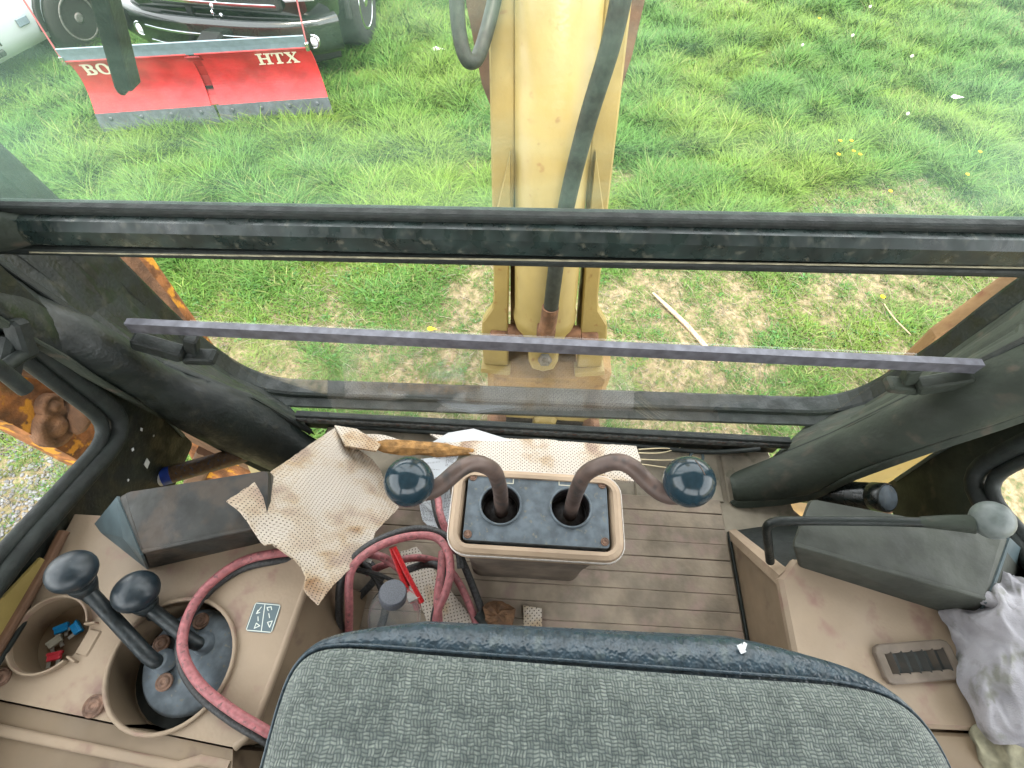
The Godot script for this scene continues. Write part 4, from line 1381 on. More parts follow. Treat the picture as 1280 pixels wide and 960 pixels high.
		for p in q:
			var o: Vector3 = Vector3(0.0, 0.012, 0.0)
			var up_ := Vector3(0, 0.5, 0.85) * 0.008
			var w: Array = []
			for e in [[0.0, 0.0], [0.24, 0.0], [0.28, 1.0], [0.44, 1.0], [0.48, 0.0], [0.66, 0.0], [0.70, 0.8], [0.86, 0.8], [0.90, 0.0], [1.0, 0.0]]: w.append((p[0] as Vector3).lerp(p[1], e[0]) + up_ * e[1])
			for e in [1.0, 0.0]: w.append((p[0] as Vector3).lerp(p[1], e) - o)
			rings.append(PackedVector3Array(w))
		loft(st, rings, false)
		var rv := commit(st, "reveal_sheet", M.frame if q[0][0].x < 0 else M.frame_pale_hazed, cb)
		var gv := ST()
		var gp := []
		for p in q: gp.append((p[0] as Vector3).lerp(p[1], 0.05) + Vector3(0, 0.003, 0.004))
		sweep(gv, gp, rrect(0.008, 0.012, 0.003, 2), Vector3(0, 0.5, 0.85), false)
		commit(gv, "edge_seal", M.rubber, rv)
	# sash: top rail with latches, bottom rail, glass
	var rl := Vector3(-0.550, 2.158, -0.446)
	var rr := Vector3(0.653, 2.187, -0.446)
	var ra := ST()
	sweep(ra, [rl, rr], PackedVector2Array([Vector2(-0.008, -0.010), Vector2(-0.008, 0.004), Vector2(-0.003, 0.010), Vector2(0.008, 0.010), Vector2(0.008, -0.010)]), Vector3.UP, false)
	var rail := commit(ra, "sash_rail", M.alu, cb)
	var rg := ST()
	sweep(rg, [rl + Vector3(0.002, -0.013, -0.001), rr + Vector3(-0.002, -0.013, -0.001)], rrect(0.012, 0.005, 0.0015, 1), Vector3.UP, false)
	commit(rg, "rail_channel", M.rubber, rail)
	for q in [[Vector3(-0.531, 2.113, -0.440), Vector3(-0.485, 2.113, -0.450), Vector3(-0.484, 2.085, -0.446), 1.0], [Vector3(0.632, 2.149, -0.440), Vector3(0.586, 2.150, -0.450), Vector3(0.589, 2.126, -0.446), -1.0]]:
		var st := ST()
		box(st, q[0], Vector3(0.068, 0.024, 0.022), Basis(Vector3.BACK, -q[3] * 0.45), 0.004)
		box(st, q[1], Vector3(0.018, 0.036, 0.018), Basis(Vector3.BACK, -q[3] * 0.4), 0.003)
		box(st, q[2], Vector3(0.050, 0.016, 0.024), Basis(Vector3.BACK, q[3] * 0.06), 0.004)
		commit(st, "sash_latch", M.rubber if q[3] > 0 else M.frame_pale_hazed, cb)
	var bl := Vector3(-0.407, 1.864, -0.465)
	var br := Vector3(0.542, 1.880, -0.465)
	var bo := ST()
	sweep(bo, [bl, br], rrect(0.012, 0.016, 0.003, 2), Vector3.UP, false)
	var sill := commit(bo, "bottom_rail", M.steel, cb)
	var bs := ST()
	sweep(bs, [bl + Vector3(0, 0.011, -0.004), br + Vector3(0, 0.011, -0.004)], rrect(0.014, 0.006, 0.002, 1), Vector3.UP, false)
	commit(bs, "glazing_bead", M.rubber, sill)
	var lw := ST()
	sweep(lw, [bl + Vector3(0, -0.035, -0.016), br + Vector3(0, -0.035, -0.016)], rrect(0.012, 0.05, 0.003, 1), Vector3.UP, false)
	commit(lw, "sill_plate", M.frame, sill)
	var lg := ST()
	sheet(lg, [bl + Vector3(0, 0.004, -0.002), br + Vector3(0, 0.004, -0.002), rr + Vector3(-0.08, 0, -0.013), rl + Vector3(0.08, 0, -0.013)], 0.003)
	commit(lg, "lower_glass", M.glass, cb)
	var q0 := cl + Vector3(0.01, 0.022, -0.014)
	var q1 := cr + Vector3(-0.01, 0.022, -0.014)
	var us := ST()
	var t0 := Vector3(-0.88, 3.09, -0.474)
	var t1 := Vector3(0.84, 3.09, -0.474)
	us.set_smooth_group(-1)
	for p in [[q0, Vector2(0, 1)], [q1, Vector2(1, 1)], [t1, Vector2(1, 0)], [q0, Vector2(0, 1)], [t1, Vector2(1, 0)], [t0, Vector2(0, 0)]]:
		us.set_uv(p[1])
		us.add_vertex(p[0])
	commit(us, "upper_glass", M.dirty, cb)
	# head rail
	var hr := ST()
	box(hr, Vector3(0.02, 3.08, -0.47), Vector3(1.78, 0.06, 0.08), Basis(), 0.01)
	commit(hr, "head_rail", M.frame, cb)
	# side walls with rounded windows, rear corner posts and rear wall
	for s in [-1, 1]:
		var x: float = -0.626 if s < 0 else 0.765
		var t: float = 0.03 * s
		var inner := window_loop(0.0, x)
		var outer := PackedVector3Array()
		var corners := [Vector3(x, 3.11, -0.428), Vector3(x, 1.80, -0.428), Vector3(x, 1.80, -0.05), Vector3(x, 1.80, 1.0), Vector3(x, 3.11, 1.0)]
		outer = PackedVector3Array(rounded(corners, 0.01, 6, true))
		var st := ST()
		var off := func(l: PackedVector3Array, d: float) -> PackedVector3Array:
			var o := PackedVector3Array()
			for p in l: o.append(p + Vector3(d, 0, 0))
			return o
		loft(st, [outer, inner, off.call(inner, t), off.call(outer, t)], false, false, true, true)
		var wall := commit(st, "side_wall", M.frame if s < 0 else M.frame_pale_hazed, cb)
		for d in [0.0, 1.0]:
			var se := ST()
			var lp := []
			for p in window_loop(0.006 + 0.018 * d, x - s * 0.008 + s * 0.010 * d): lp.append(p)
			sweep(se, lp, circle(10, 0.013 - 0.003 * d), Vector3(1, 0, 0), true, [], true)
			commit(se, "window_seal", M.rubber, wall)
		var ed := ST()
		sweep(ed, [Vector3(x - s * 0.002, 2.06, -0.4295), Vector3(x - s * 0.002, 1.95, -0.4295), Vector3(x - s * 0.002, 1.84, -0.424)], circle(8, 0.0035), Vector3(1, 0, 0))
		commit(ed, "edge_trim", M.blackbox_side, wall)
		var gl := ST()
		var loop2 := window_loop(0.0, x + t * 0.5)
		var ctr := Vector3(x + t * 0.5, 2.5, 0.25)
		for i in loop2.size():
			for p in [ctr, loop2[i], loop2[(i + 1) % loop2.size()]]: gl.add_vertex(p)
		commit(gl, "side_glass", M.glass, wall)
		var rp := ST()
		box(rp, Vector3(x - s * 0.02, 2.46, 0.98), Vector3(0.08, 1.3, 0.08), Basis(), 0.015)
		commit(rp, "rear_post", M.frame, cb)
	# white scraps of old sticker and dust spots on the left wall
	for q in [[Vector3(-0.625, 1.899, -0.340), 0.009, 0.7], [Vector3(-0.625, 1.945, -0.344), 0.0035, 0.2], [Vector3(-0.625, 1.948, -0.381), 0.004, 1.1], [Vector3(-0.625, 1.923, -0.299), 0.0025, 0.4], [Vector3(-0.625, 1.914, -0.386), 0.002, 0.1]]:
		var st := ST()
		var pg := PackedVector2Array()
		for j in 4: pg.append(Vector2(cos(TAU * j / 4.0), sin(TAU * j / 4.0) * 0.85) * q[1] * rng.randf_range(0.85, 1.2))
		prism(st, pg, 0.001, Transform3D(Basis(Vector3.UP, PI / 2) * Basis(Vector3.BACK, q[2]), q[0]))
		commit(st, "sticker_scrap", M.paper, cb)
	var rw := ST()
	box(rw, Vector3(0.09, 2.05, 1.02), Vector3(1.46, 0.5, 0.03), Basis(), 0.004)
	commit(rw, "rear_wall", M.console_dark, cb)
	# window catch at the left edge
	var ct := ST()
	box(ct, Vector3(-0.612, 2.220, -0.338), Vector3(0.02, 0.03, 0.05), Basis(Vector3.RIGHT, 0.4), 0.005)
	box(ct, Vector3(-0.600, 2.232, -0.357), Vector3(0.022, 0.05, 0.02), Basis(Vector3.RIGHT, -0.6), 0.005)
	tube(ct, [Vector3(-0.580, 2.281, -0.303), Vector3(-0.580, 2.239, -0.302), Vector3(-0.580, 2.208, -0.300)], 0.009, 10)
	tube(ct, [Vector3(-0.590, 2.239, -0.307), Vector3(-0.600, 2.213, -0.356)], 0.008, 10)
	commit(ct, "window_catch", M.rubber, cb)
	# square post hanging outside the windscreen from the roof edge
	var hp := ST()
	var hp_t := Vector3(-0.443, 2.539, -0.620)
	var hp_b := Vector3(-0.485, 2.410, -0.620)
	sweep(hp, [hp_t, hp_b], rrect(0.020, 0.026, 0.003, 2), Vector3(0, 0.1, 1), false)
	box(hp, hp_b + Vector3(-0.008, -0.004, 0), Vector3(0.010, 0.014, 0.020), Basis(), 0.003)
	sweep(hp, [hp_t, hp_t + (hp_t - hp_b).normalized() * 0.45], rrect(0.020, 0.026, 0.003, 2), Vector3(0, 0.1, 1), false)
	commit(hp, "hanging_post", M.frame, cb)

# ---------------------------------------------------------------- consoles, levers, seat
func csg_shell(parent: Node3D, called: String, poly: PackedVector2Array, y0: float, y1: float, m: Material, cuts: Array) -> void:
	# poly in the xz plane
	var c := CSGCombiner3D.new()
	c.name = called
	parent.add_child(c, true)
	c.transform = world_of(parent).affine_inverse()
	var p := CSGPolygon3D.new()
	p.name = "shell_body"
	p.polygon = poly
	p.depth = y1 - y0
	p.material = m
	c.add_child(p)
	# polygon x,y -> x,z ; depth runs along -z of the node, up here
	p.transform = Transform3D(Basis(Vector3(1, 0, 0), Vector3(0, 0, 1), Vector3(0, -1, 0)), Vector3(0, y0, 0))
	for q in cuts:
		var h := CSGCylinder3D.new()
		h.name = "shell_hollow"
		h.operation = CSGShape3D.OPERATION_SUBTRACTION
		h.radius = q[1]
		h.height = q[2] * 2.0
		h.sides = 40
		h.material = q[3]
		c.add_child(h, true)
		h.transform = Transform3D(Basis(), Vector3(q[0].x, y1, q[0].z))

func ring(st: SurfaceTool, c: Vector3, r: float, thick: float, tall: float, from := 0.0, to := TAU, n := 44) -> void:
	var pts := []
	var full := absf(to - from - TAU) < 0.01
	for i in (n if full else n + 1):
		var a := from + (to - from) * i / n
		pts.append(c + Vector3(cos(a) * r, 0, sin(a) * r))
	sweep(st, pts, rrect(thick, tall, minf(thick, tall) * 0.4, 2), Vector3.UP, true, [], full)

func rusty_bolt(parent: Node3D, p: Vector3, r: float, called := "bolt") -> void:
	var st := ST()
	lathe(st, [[r, 0.0], [r, r * 0.18], [r * 0.9, r * 0.24], [r * 0.72, r * 0.16], [r * 0.55, r * 0.32], [r * 0.35, r * 0.34], [r * 0.2, r * 0.22], [0.0, r * 0.22]], Transform3D(Basis(Vector3.UP, p.x * 90.0), p), 22, false)
	commit(st, called, M.bolt, parent)

func ball_lever(parent: Node3D, path: Array, knob_at: Vector3, r: float, scratch: bool) -> void:
	var st := ST()
	tube(st, rounded(path, 0.022, 6), 0.0098, 16)
	var lv := commit(st, "lever", M.lever_bare, parent)
	var k := ST()
	ball(k, knob_at, Vector3.ONE * r, Basis(), 36)
	var kn := commit(k, "knob", M.knob, lv)
	if scratch:
		var s := ST()
		var pts := []
		for i in 9:
			var a := deg_to_rad(-20.0 + 52.0 * i / 8.0)
			pts.append(knob_at + Vector3(0.12 + 0.25 * sin(a) , cos(a - 0.1), -0.1 - 0.2 + 0.75 * sin(a)).normalized() * (r + 0.0002))
		tube(s, pts, 0.0005, 5)
		commit(s, "scratch_line", M.lever_bare, kn)

func consoles() -> void:
	# pedestal with two ball levers
	var pd := thing("control_pedestal", "tan control pedestal with worn white edges and grey top plate holding two ball levers", "pedestal", Vector3(0.046, 1.82, -0.228))
	var c := Vector3(0.047, 0, -0.229)
	var rings := []
	for q in [[1.822, 0.188, 0.078, 0.02], [1.90, 0.190, 0.080, 0.02], [2.05, 0.206, 0.094, 0.02], [2.058, 0.226, 0.112, 0.024], [2.080, 0.230, 0.118, 0.026], [2.088, 0.226, 0.114, 0.025], [2.091, 0.216, 0.104, 0.022], [2.0905, 0.206, 0.094, 0.016], [2.081, 0.197, 0.092, 0.010], [2.04, 0.192, 0.090, 0.008]]:
		var r := PackedVector3Array()
		for p in rrect(q[1], q[2], q[3], 6): r.append(Vector3(c.x + p.x, q[0], c.z + p.y - 0.012 * smoothstep(2.06, 1.85, q[0])))
		rings.append(r)
	var lower := ST()
	loft(lower, rings.slice(0, 3), false)
	commit(lower, "pedestal_body", M.mat_side, pd)  # darker grey-brown than the rim: its shade is put into the colour
	var hs := ST()
	loft(hs, rings.slice(2), false)
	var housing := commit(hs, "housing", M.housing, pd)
	var wr := ST()   # worn bright edge round the rim
	var wp := []
	for p in rrect(0.2305, 0.1185, 0.0262, 6): wp.append(Vector3(c.x + p.x, 2.0815, c.z + p.y))
	sweep(wr, wp, rrect(0.0016, 0.005, 0.0006, 1), Vector3.UP, true, [], true)
	commit(wr, "worn_edge", M.housing_worn, housing)
	# top plate with two round holes: cut from the plate
	var s1 := Vector3(-0.002, 2.086, -0.237)
	var s2 := Vector3(0.092, 2.086, -0.239)
	var plate_poly := PackedVector2Array()
	for p in rrect(0.190, 0.088, 0.004, 2): plate_poly.append(Vector2(c.x + p.x, c.z - 0.003 + p.y))
	csg_shell(pd, "top_plate", plate_poly, 2.050, 2.087, M.plate, [[s1, 0.0262, 0.030, M.socket], [s2, 0.0262, 0.030, M.socket]])
	for p in [s1, s2]:
		var rg := ST()
		ring(rg, p + Vector3(0, 0.002, 0), 0.0272, 0.003, 0.005)
		commit(rg, "socket_ring", M.plate, pd)
		var cup := ST()
		ball(cup, p + Vector3(0, -0.034, 0), Vector3(0.0255, 0.016, 0.0255), Basis(), 24)
		commit(cup, "socket_ball", M.socket, pd)
	for p in [[-0.089, 0.037], [0.089, 0.036], [-0.089, -0.042], [0.089, -0.042]]:
		rusty_bolt(pd, Vector3(c.x + p[0], 2.0872, c.z - 0.003 + p[1]), 0.0055, "screw")
	for p in [[s1, 1], [s2, -1]]:   # white printed lines beside the sockets
		var st := ST()
		for b in [[0.0, -0.031, 0.030, 0.0012], [-0.0155, -0.034, 0.0012, 0.007], [0.0155, -0.034, 0.0012, 0.007]]:
			box(st, p[0] + Vector3(b[0] * 1.0, 0.0014, b[1]), Vector3(b[2], 0.0006, b[3]))
		commit(st, "printed_mark", M.letters, pd)
	ball_lever(pd, [s1 + Vector3(0.002, -0.024, 0.002), Vector3(-0.003, 2.127, -0.243), Vector3(-0.012, 2.192, -0.243), Vector3(-0.040, 2.220, -0.239), Vector3(-0.078, 2.207, -0.202), Vector3(-0.099, 2.213, -0.203)], Vector3(-0.101, 2.228, -0.206), 0.0268, false)
	ball_lever(pd, [s2 + Vector3(0.002, -0.024, 0.002), Vector3(0.092, 2.127, -0.242), Vector3(0.095, 2.195, -0.246), Vector3(0.133, 2.228, -0.250), Vector3(0.173, 2.220, -0.211), Vector3(0.196, 2.226, -0.210)], Vector3(0.197, 2.244, -0.219), 0.0272, true)

	# left console
	var lc := thing("left_console", "tan side console with cup tray and two matt black control levers", "console", Vector3(-0.44, 1.82, -0.08))
	var cup_c := Vector3(-0.567, 2.000, -0.059)
	var so_c := Vector3(-0.403, 2.000, -0.036)
	var disc := Vector3(-0.393, 1.983, -0.040)
	var top := PackedVector2Array([Vector2(-0.618, 0.010), Vector2(-0.300, 0.046), Vector2(-0.284, 0.030), Vector2(-0.264, -0.150), Vector2(-0.270, -0.215), Vector2(-0.618, -0.215)])
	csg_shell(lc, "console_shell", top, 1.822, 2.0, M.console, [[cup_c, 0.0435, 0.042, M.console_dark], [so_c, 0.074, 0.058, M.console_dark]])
	var er := ST()   # rounded upper edge along the aisle
	sweep(er, [Vector3(-0.2985, 1.9955, 0.046), Vector3(-0.2815, 1.9955, 0.030), Vector3(-0.2615, 1.9955, -0.150), Vector3(-0.2675, 1.9955, -0.215)], circle(10, 0.0055), Vector3.UP)
	commit(er, "edge_roll", M.console, lc)
	var sd := ST()
	hexa(sd, [Vector3(-0.262, 1.99, -0.15), Vector3(-0.282, 1.99, 0.03), Vector3(-0.225, 1.83, 0.03), Vector3(-0.215, 1.83, -0.16)], [Vector3(-0.30, 1.99, -0.15), Vector3(-0.31, 1.99, 0.03), Vector3(-0.31, 1.83, 0.03), Vector3(-0.30, 1.83, -0.15)])
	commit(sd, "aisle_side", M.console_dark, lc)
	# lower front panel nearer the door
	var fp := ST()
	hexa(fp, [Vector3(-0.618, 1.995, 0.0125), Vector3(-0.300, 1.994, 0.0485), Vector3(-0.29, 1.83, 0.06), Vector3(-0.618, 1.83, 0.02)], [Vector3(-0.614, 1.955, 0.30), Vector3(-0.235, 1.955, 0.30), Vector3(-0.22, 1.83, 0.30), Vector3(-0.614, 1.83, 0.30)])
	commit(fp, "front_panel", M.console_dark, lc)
	var rdg := ST()
	sweep(rdg, [Vector3(-0.612, 1.990, 0.040), Vector3(-0.36, 1.988, 0.068), Vector3(-0.335, 1.988, 0.060), Vector3(-0.300, 1.988, 0.064)], rrect(0.012, 0.012, 0.004, 3), Vector3.UP)
	commit(rdg, "panel_ridge", M.console, lc)
	# cup tray rim with its notch
	var cr := ST()
	ring(cr, cup_c + Vector3(0, 0.004, 0), 0.0452, 0.0028, 0.012, deg_to_rad(38), deg_to_rad(338))
	var cup_o := commit(cr, "cup_rim", M.console, lc)
	var nt := ST()
	box(nt, cup_c + Vector3(0.050, -0.001, 0.006), Vector3(0.018, 0.006, 0.030), Basis(Vector3.UP, -0.15), 0.002)
	box(nt, cup_c + Vector3(0.045, 0.003, -0.0155), Vector3(0.014, 0.010, 0.0025), Basis(Vector3.UP, 0.2), 0.0008)
	box(nt, cup_c + Vector3(0.042, 0.003, 0.026), Vector3(0.014, 0.010, 0.0025), Basis(Vector3.UP, -0.4), 0.0008)
	commit(nt, "cup_spout", M.console, cup_o)
	var sr := ST()
	ring(sr, so_c + Vector3(0, 0.002, 0), 0.0755, 0.005, 0.007)
	commit(sr, "socket_rim", M.console, lc)
	var pit := ST()
	lathe(pit, [[0.071, 1.9440], [0.071, 1.9455], [0.0, 1.9455]], Transform3D(Basis(), Vector3(so_c.x, 0, so_c.z)), 36, false)
	commit(pit, "socket_floor", M.rubber, lc)
	var ds := ST()
	var dz := Transform3D(Basis(Vector3.BACK, 0.10) * Basis(Vector3.RIGHT, 0.05), disc)
	lathe(ds, [[0.061, -0.030], [0.0625, -0.006], [0.058, -0.001], [0.0, 0.0]], dz, 40)
	var disc_o := commit(ds, "lever_disc", M.plate, lc)
	for p in [Vector3(-0.433, 1.986, -0.058), Vector3(-0.393, 1.985, -0.087), Vector3(-0.412, 1.985, -0.015), Vector3(-0.365, 1.981, -0.036)]:
		rusty_bolt(disc_o, p, 0.0105)
	var b1 := Vector3(-0.422, 1.984, -0.038)
	var b2 := Vector3(-0.379, 1.982, -0.061)
	for q in [[b1, Vector3(-0.520, 2.046, -0.110), Vector3(-0.519, 2.081, -0.122)], [b2, Vector3(-0.458, 2.010, -0.099), Vector3(-0.458, 2.042, -0.110)]]:
		var cf := ST()
		lathe(cf, [[0.0145, -0.002], [0.0145, 0.004], [0.0118, 0.006], [0.0105, 0.012], [0.0085, 0.013]], Transform3D(Basis(), q[0]), 20)
		commit(cf, "lever_collar", M.plate, disc_o)
		var st := ST()
		var bend: Vector3 = q[0] + Vector3(-0.004, 0.016, 0.003)
		tube(st, rounded([q[0], bend, q[1]], 0.02, 4), 0.0088, 14)
		var lv := commit(st, "lever", M.lever, lc)
		var ax := along(q[1], q[2])
		var nk := ST()
		lathe(nk, [[0.0090, -0.024], [0.0105, -0.012], [0.0150, 0.002], [0.0165, 0.008], [0.0150, 0.012]], Transform3D(ax.basis, q[1]), 20)
		commit(nk, "lever_neck", M.lever, lv)
		var kb := ST()
		ball(kb, q[2], Vector3(0.0272, 0.0208, 0.0272), ax.basis, 28)
		commit(kb, "knob", M.knob_matte, lv)
	rusty_bolt(lc, Vector3(-0.476, 2.001, 0.014), 0.0125, "washer_screw")
	rusty_bolt(lc, Vector3(-0.601, 2.001, -0.010), 0.0105, "washer_screw")
	rusty_bolt(lc, Vector3(-0.587, 2.001, -0.117), 0.005, "screw")
	var dc := ST()
	var dq := [Vector3(-0.323, 2.001, -0.113), Vector3(-0.287, 2.001, -0.111), Vector3(-0.289, 2.001, -0.076), Vector3(-0.325, 2.001, -0.076)]
	dc.set_smooth_group(-1)
	var mid: Vector3 = (dq[0] + dq[1] + dq[2] + dq[3]) / 4.0
	var ex: Vector3 = (dq[1] + dq[2] - dq[0] - dq[3]) / 2.0
	var ey: Vector3 = (dq[2] + dq[3] - dq[0] - dq[1]) / 2.0
	var outline := rrect(1.0, 1.0, 0.16, 5)
	for i in outline.size():
		var p0 := outline[i]
		var p1 := outline[(i + 1) % outline.size()]
		for p in [Vector2.ZERO, p1, p0]:
			dc.set_uv(p + Vector2(0.5, 0.5))
			dc.add_vertex(mid + ex * p.x + ey * p.y)
	var dm := StandardMaterial3D.new()
	dm.albedo_texture = decal_art()
	dm.roughness = 0.5
	commit(dc, "arrow_decal", dm, lc)
	# yellow door edge and black trim beside the console
	var ye := thing("yellow_door_edge", "bright yellow painted door edge below the left side window", "door edge", Vector3(-0.62, 1.98, -0.1))
	var ys := ST()
	sheet(ys, [Vector3(-0.612, 2.096, -0.104), Vector3(-0.612, 2.049, -0.092), Vector3(-0.612, 2.026, -0.147), Vector3(-0.612, 2.013, -0.145), Vector3(-0.612, 2.010, -0.039), Vector3(-0.612, 2.029, -0.013)], 0.004)
	commit(ys, "edge_plate", M.yellow, ye)
	var yt := ST()
	sweep(yt, [Vector3(-0.608, 2.022, -0.029), Vector3(-0.608, 2.018, -0.081), Vector3(-0.608, 2.014, -0.147), Vector3(-0.608, 2.015, -0.186)], rrect(0.010, 0.014, 0.004, 2), Vector3(1, 0, 0), false)
	commit(yt, "trim_strip", M.rust_brown, ye)
	var yk := ST()
	tube(yk, curve([Vector3(-0.604, 2.017, -0.016), Vector3(-0.612, 2.000, -0.064), Vector3(-0.612, 1.993, -0.122), Vector3(-0.612, 1.992, -0.163)], 4), 0.0045, 8)
	commit(yk, "black_cord", M.rubber, ye)

	# right console
	var rc := thing("right_console", "tan side console with black air vent right of the seat", "console", Vector3(0.6, 1.82, -0.12))
	var rs := ST()
	# body: inner wall at the aisle, top falls to the floor at the front
	var wl := [Vector3(0.424, 1.822, -0.302), Vector3(0.419, 1.822, -0.130)]
	hexa(rs, [Vector3(0.422, 1.822, 0.25), Vector3(0.424, 1.822, -0.300), Vector3(0.424, 1.835, -0.302), Vector3(0.414, 1.985, -0.176), Vector3(0.408, 1.985, 0.25)], [Vector3(0.752, 1.822, 0.25), Vector3(0.752, 1.822, -0.300), Vector3(0.752, 1.835, -0.302), Vector3(0.752, 1.985, -0.176), Vector3(0.752, 1.985, 0.25)])
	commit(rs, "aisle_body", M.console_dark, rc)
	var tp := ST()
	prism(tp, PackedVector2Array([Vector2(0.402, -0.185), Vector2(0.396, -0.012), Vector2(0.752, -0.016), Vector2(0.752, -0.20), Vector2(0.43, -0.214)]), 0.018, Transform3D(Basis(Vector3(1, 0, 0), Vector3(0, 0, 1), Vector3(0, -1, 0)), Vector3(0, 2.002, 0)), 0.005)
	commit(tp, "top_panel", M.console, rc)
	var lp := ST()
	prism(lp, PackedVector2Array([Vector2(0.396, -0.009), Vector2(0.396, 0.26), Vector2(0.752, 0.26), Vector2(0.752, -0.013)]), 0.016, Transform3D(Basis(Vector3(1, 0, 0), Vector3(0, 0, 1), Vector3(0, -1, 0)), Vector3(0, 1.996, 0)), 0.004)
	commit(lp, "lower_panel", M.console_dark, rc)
	var sl := ST()
	hexa(sl, [Vector3(0.420, 1.826, -0.308), Vector3(0.404, 1.998, -0.190), Vector3(0.404, 1.985, -0.180), Vector3(0.42, 1.826, -0.29)], [Vector3(0.434, 1.826, -0.312), Vector3(0.418, 1.998, -0.200), Vector3(0.418, 1.985, -0.185), Vector3(0.434, 1.826, -0.29)])
	commit(sl, "slope_edge", M.console, rc)
	var so := ST()
	hexa(so, [Vector3(0.435, 1.824, -0.310), Vector3(0.4185, 1.990, -0.198), Vector3(0.4185, 1.975, -0.18), Vector3(0.435, 1.824, -0.28)], [Vector3(0.56, 1.824, -0.335), Vector3(0.50, 1.990, -0.226), Vector3(0.50, 1.975, -0.19), Vector3(0.56, 1.824, -0.28)])
	commit(so, "lever_slot", M.rubber, rc)
	var sk := ST()
	sweep(sk, [Vector3(0.4185, 1.824, 0.1), Vector3(0.4205, 1.824, -0.306)], rrect(0.004, 0.006, 0.001, 1), Vector3.UP, false)
	commit(sk, "floor_trim", M.rubber, rc)
	# vent
	var v0 := Vector3(0.501, 2.004, -0.103)
	var v1 := Vector3(0.614, 2.004, -0.117)
	var v2 := Vector3(0.610, 2.004, -0.069)
	var v3 := Vector3(0.510, 2.004, -0.062)
	var vc := (v0 + v1 + v2 + v3) / 4.0
	var vw := (v1.distance_to(v0) + v2.distance_to(v3)) / 2.0
	var vh := (v3.distance_to(v0) + v2.distance_to(v1)) / 2.0
	var ang := atan2(-(v1.z - v0.z), v1.x - v0.x)
	var vx := Transform3D(Basis(Vector3.UP, ang), vc)
	var fr := ST()
	var lo := []
	for p in rrect(vw - 0.012, vh - 0.010, 0.004, 2): lo.append(vx * Vector3(p.x, 0.001, p.y))
	sweep(fr, lo, rrect(0.012, 0.009, 0.002, 2), Vector3.UP, false, [], true)
	var vent := commit(fr, "vent_frame", M.mat_side, rc)
	var bk := ST()
	box(bk, vx * Vector3(0, 0.0005, 0), Vector3(vw - 0.02, 0.003, vh - 0.016), vx.basis)
	commit(bk, "vent_back", M.rubber, vent)
	for k in 6:
		var st := ST()
		box(st, vx * Vector3(-vw * 0.34 + vw * 0.136 * k, 0.003, 0), Vector3(0.010, 0.0018, vh - 0.018), vx.basis * Basis(Vector3.BACK, 0.5))
		commit(st, "slat", M.blackbox, vent)

	# black wedge boxes at both sides
	wedge("wedge_box", "black scuffed wedge shaped box with grey end lying on the left console", [Vector3(-0.520, 2.062, -0.231), Vector3(-0.332, 2.060, -0.278), Vector3(-0.310, 2.060, -0.198), Vector3(-0.458, 2.062, -0.153)], [Vector3(-0.596, 1.985, -0.198), Vector3(-0.348, 1.985, -0.292), Vector3(-0.312, 1.998, -0.199), Vector3(-0.482, 1.998, -0.146)], M.blackbox, M.blackbox_side, true)
	wedge("wedge_box", "dark green wedge shaped box with pale end on the right console", [Vector3(0.434, 2.070, -0.281), Vector3(0.696, 2.070, -0.245), Vector3(0.629, 2.070, -0.156), Vector3(0.390, 2.070, -0.213)], [Vector3(0.472, 1.985, -0.292), Vector3(0.801, 1.990, -0.237), Vector3(0.659, 2.003, -0.142), Vector3(0.431, 2.003, -0.203)], M.box_olive, M.blackbox_side, false)

	# seat
	var se := thing("seat_cushion", "blue grey woven fabric seat cushion with black vinyl front border", "seat", Vector3(0.097, 1.83, 0.2))
	var outline2 := func(inset_: float, h: float, front: float) -> PackedVector3Array:
		var r := PackedVector3Array()
		for i in 160:
			var a := TAU * (i + 0.5) / 160.0
			var ca := cos(a)
			var sa := sin(a)
			var sharp := 15.0 if ca < 0 else 9.0
			var x := (0.272 - inset_) * signf(ca) * pow(absf(ca), 2.0 / sharp)
			var z := (0.27 - inset_) * signf(sa) * pow(absf(sa), 2.0 / sharp)
			if sa < 0: z -= front * maxf(0.0, 1.0 - pow(x / 0.27, 2.0)) * smoothstep(0.0, 0.2, -z)
			else: x *= 1.0 + 0.03 * smoothstep(0.0, 0.27, z)
			var lift := 0.004 * (1.0 - pow(x / 0.28, 2.0))
			r.append(Vector3(0.099 + x, h + lift, 0.222 + z + 0.012 * x))
		return r
	var vb := ST()
	loft(vb, [outline2.call(0.03, 2.08, 0.0), outline2.call(0.012, 2.10, 0.010), outline2.call(0.002, 2.16, 0.026), outline2.call(0.0, 2.215, 0.034), outline2.call(0.003, 2.238, 0.034), outline2.call(0.0025, 2.2535, 0.026), outline2.call(0.0035, 2.2605, 0.015), outline2.call(0.0045, 2.2625, 0.003), outline2.call(0.0060, 2.2615, -0.004)], true)
	commit(vb, "vinyl_border", M.vinyl, se)
	var pp := ST()
	var pts := []
	for p in outline2.call(0.0050, 2.2632, -0.002): pts.append(p)
	sweep(pp, pts, circle(8, 0.0016), Vector3.UP, true, [], true)
	commit(pp, "piping", M.vinyl, se)
	var fb := ST()
	loft(fb, [outline2.call(0.0062, 2.255, -0.004), outline2.call(0.0070, 2.2665, -0.005), outline2.call(0.018, 2.2745, -0.006), outline2.call(0.034, 2.2800, -0.008), outline2.call(0.07, 2.284, -0.008), outline2.call(0.12, 2.286, -0.006), outline2.call(0.19, 2.287, 0.0), outline2.call(0.25, 2.286, 0.0)], true)
	commit(fb, "fabric_top", M.fabric, se)
	var ba := ST()
	box(ba, Vector3(0.099, 1.95, 0.27), Vector3(0.34, 0.26, 0.34), Basis(), 0.02)
	commit(ba, "seat_base", M.frame, se)

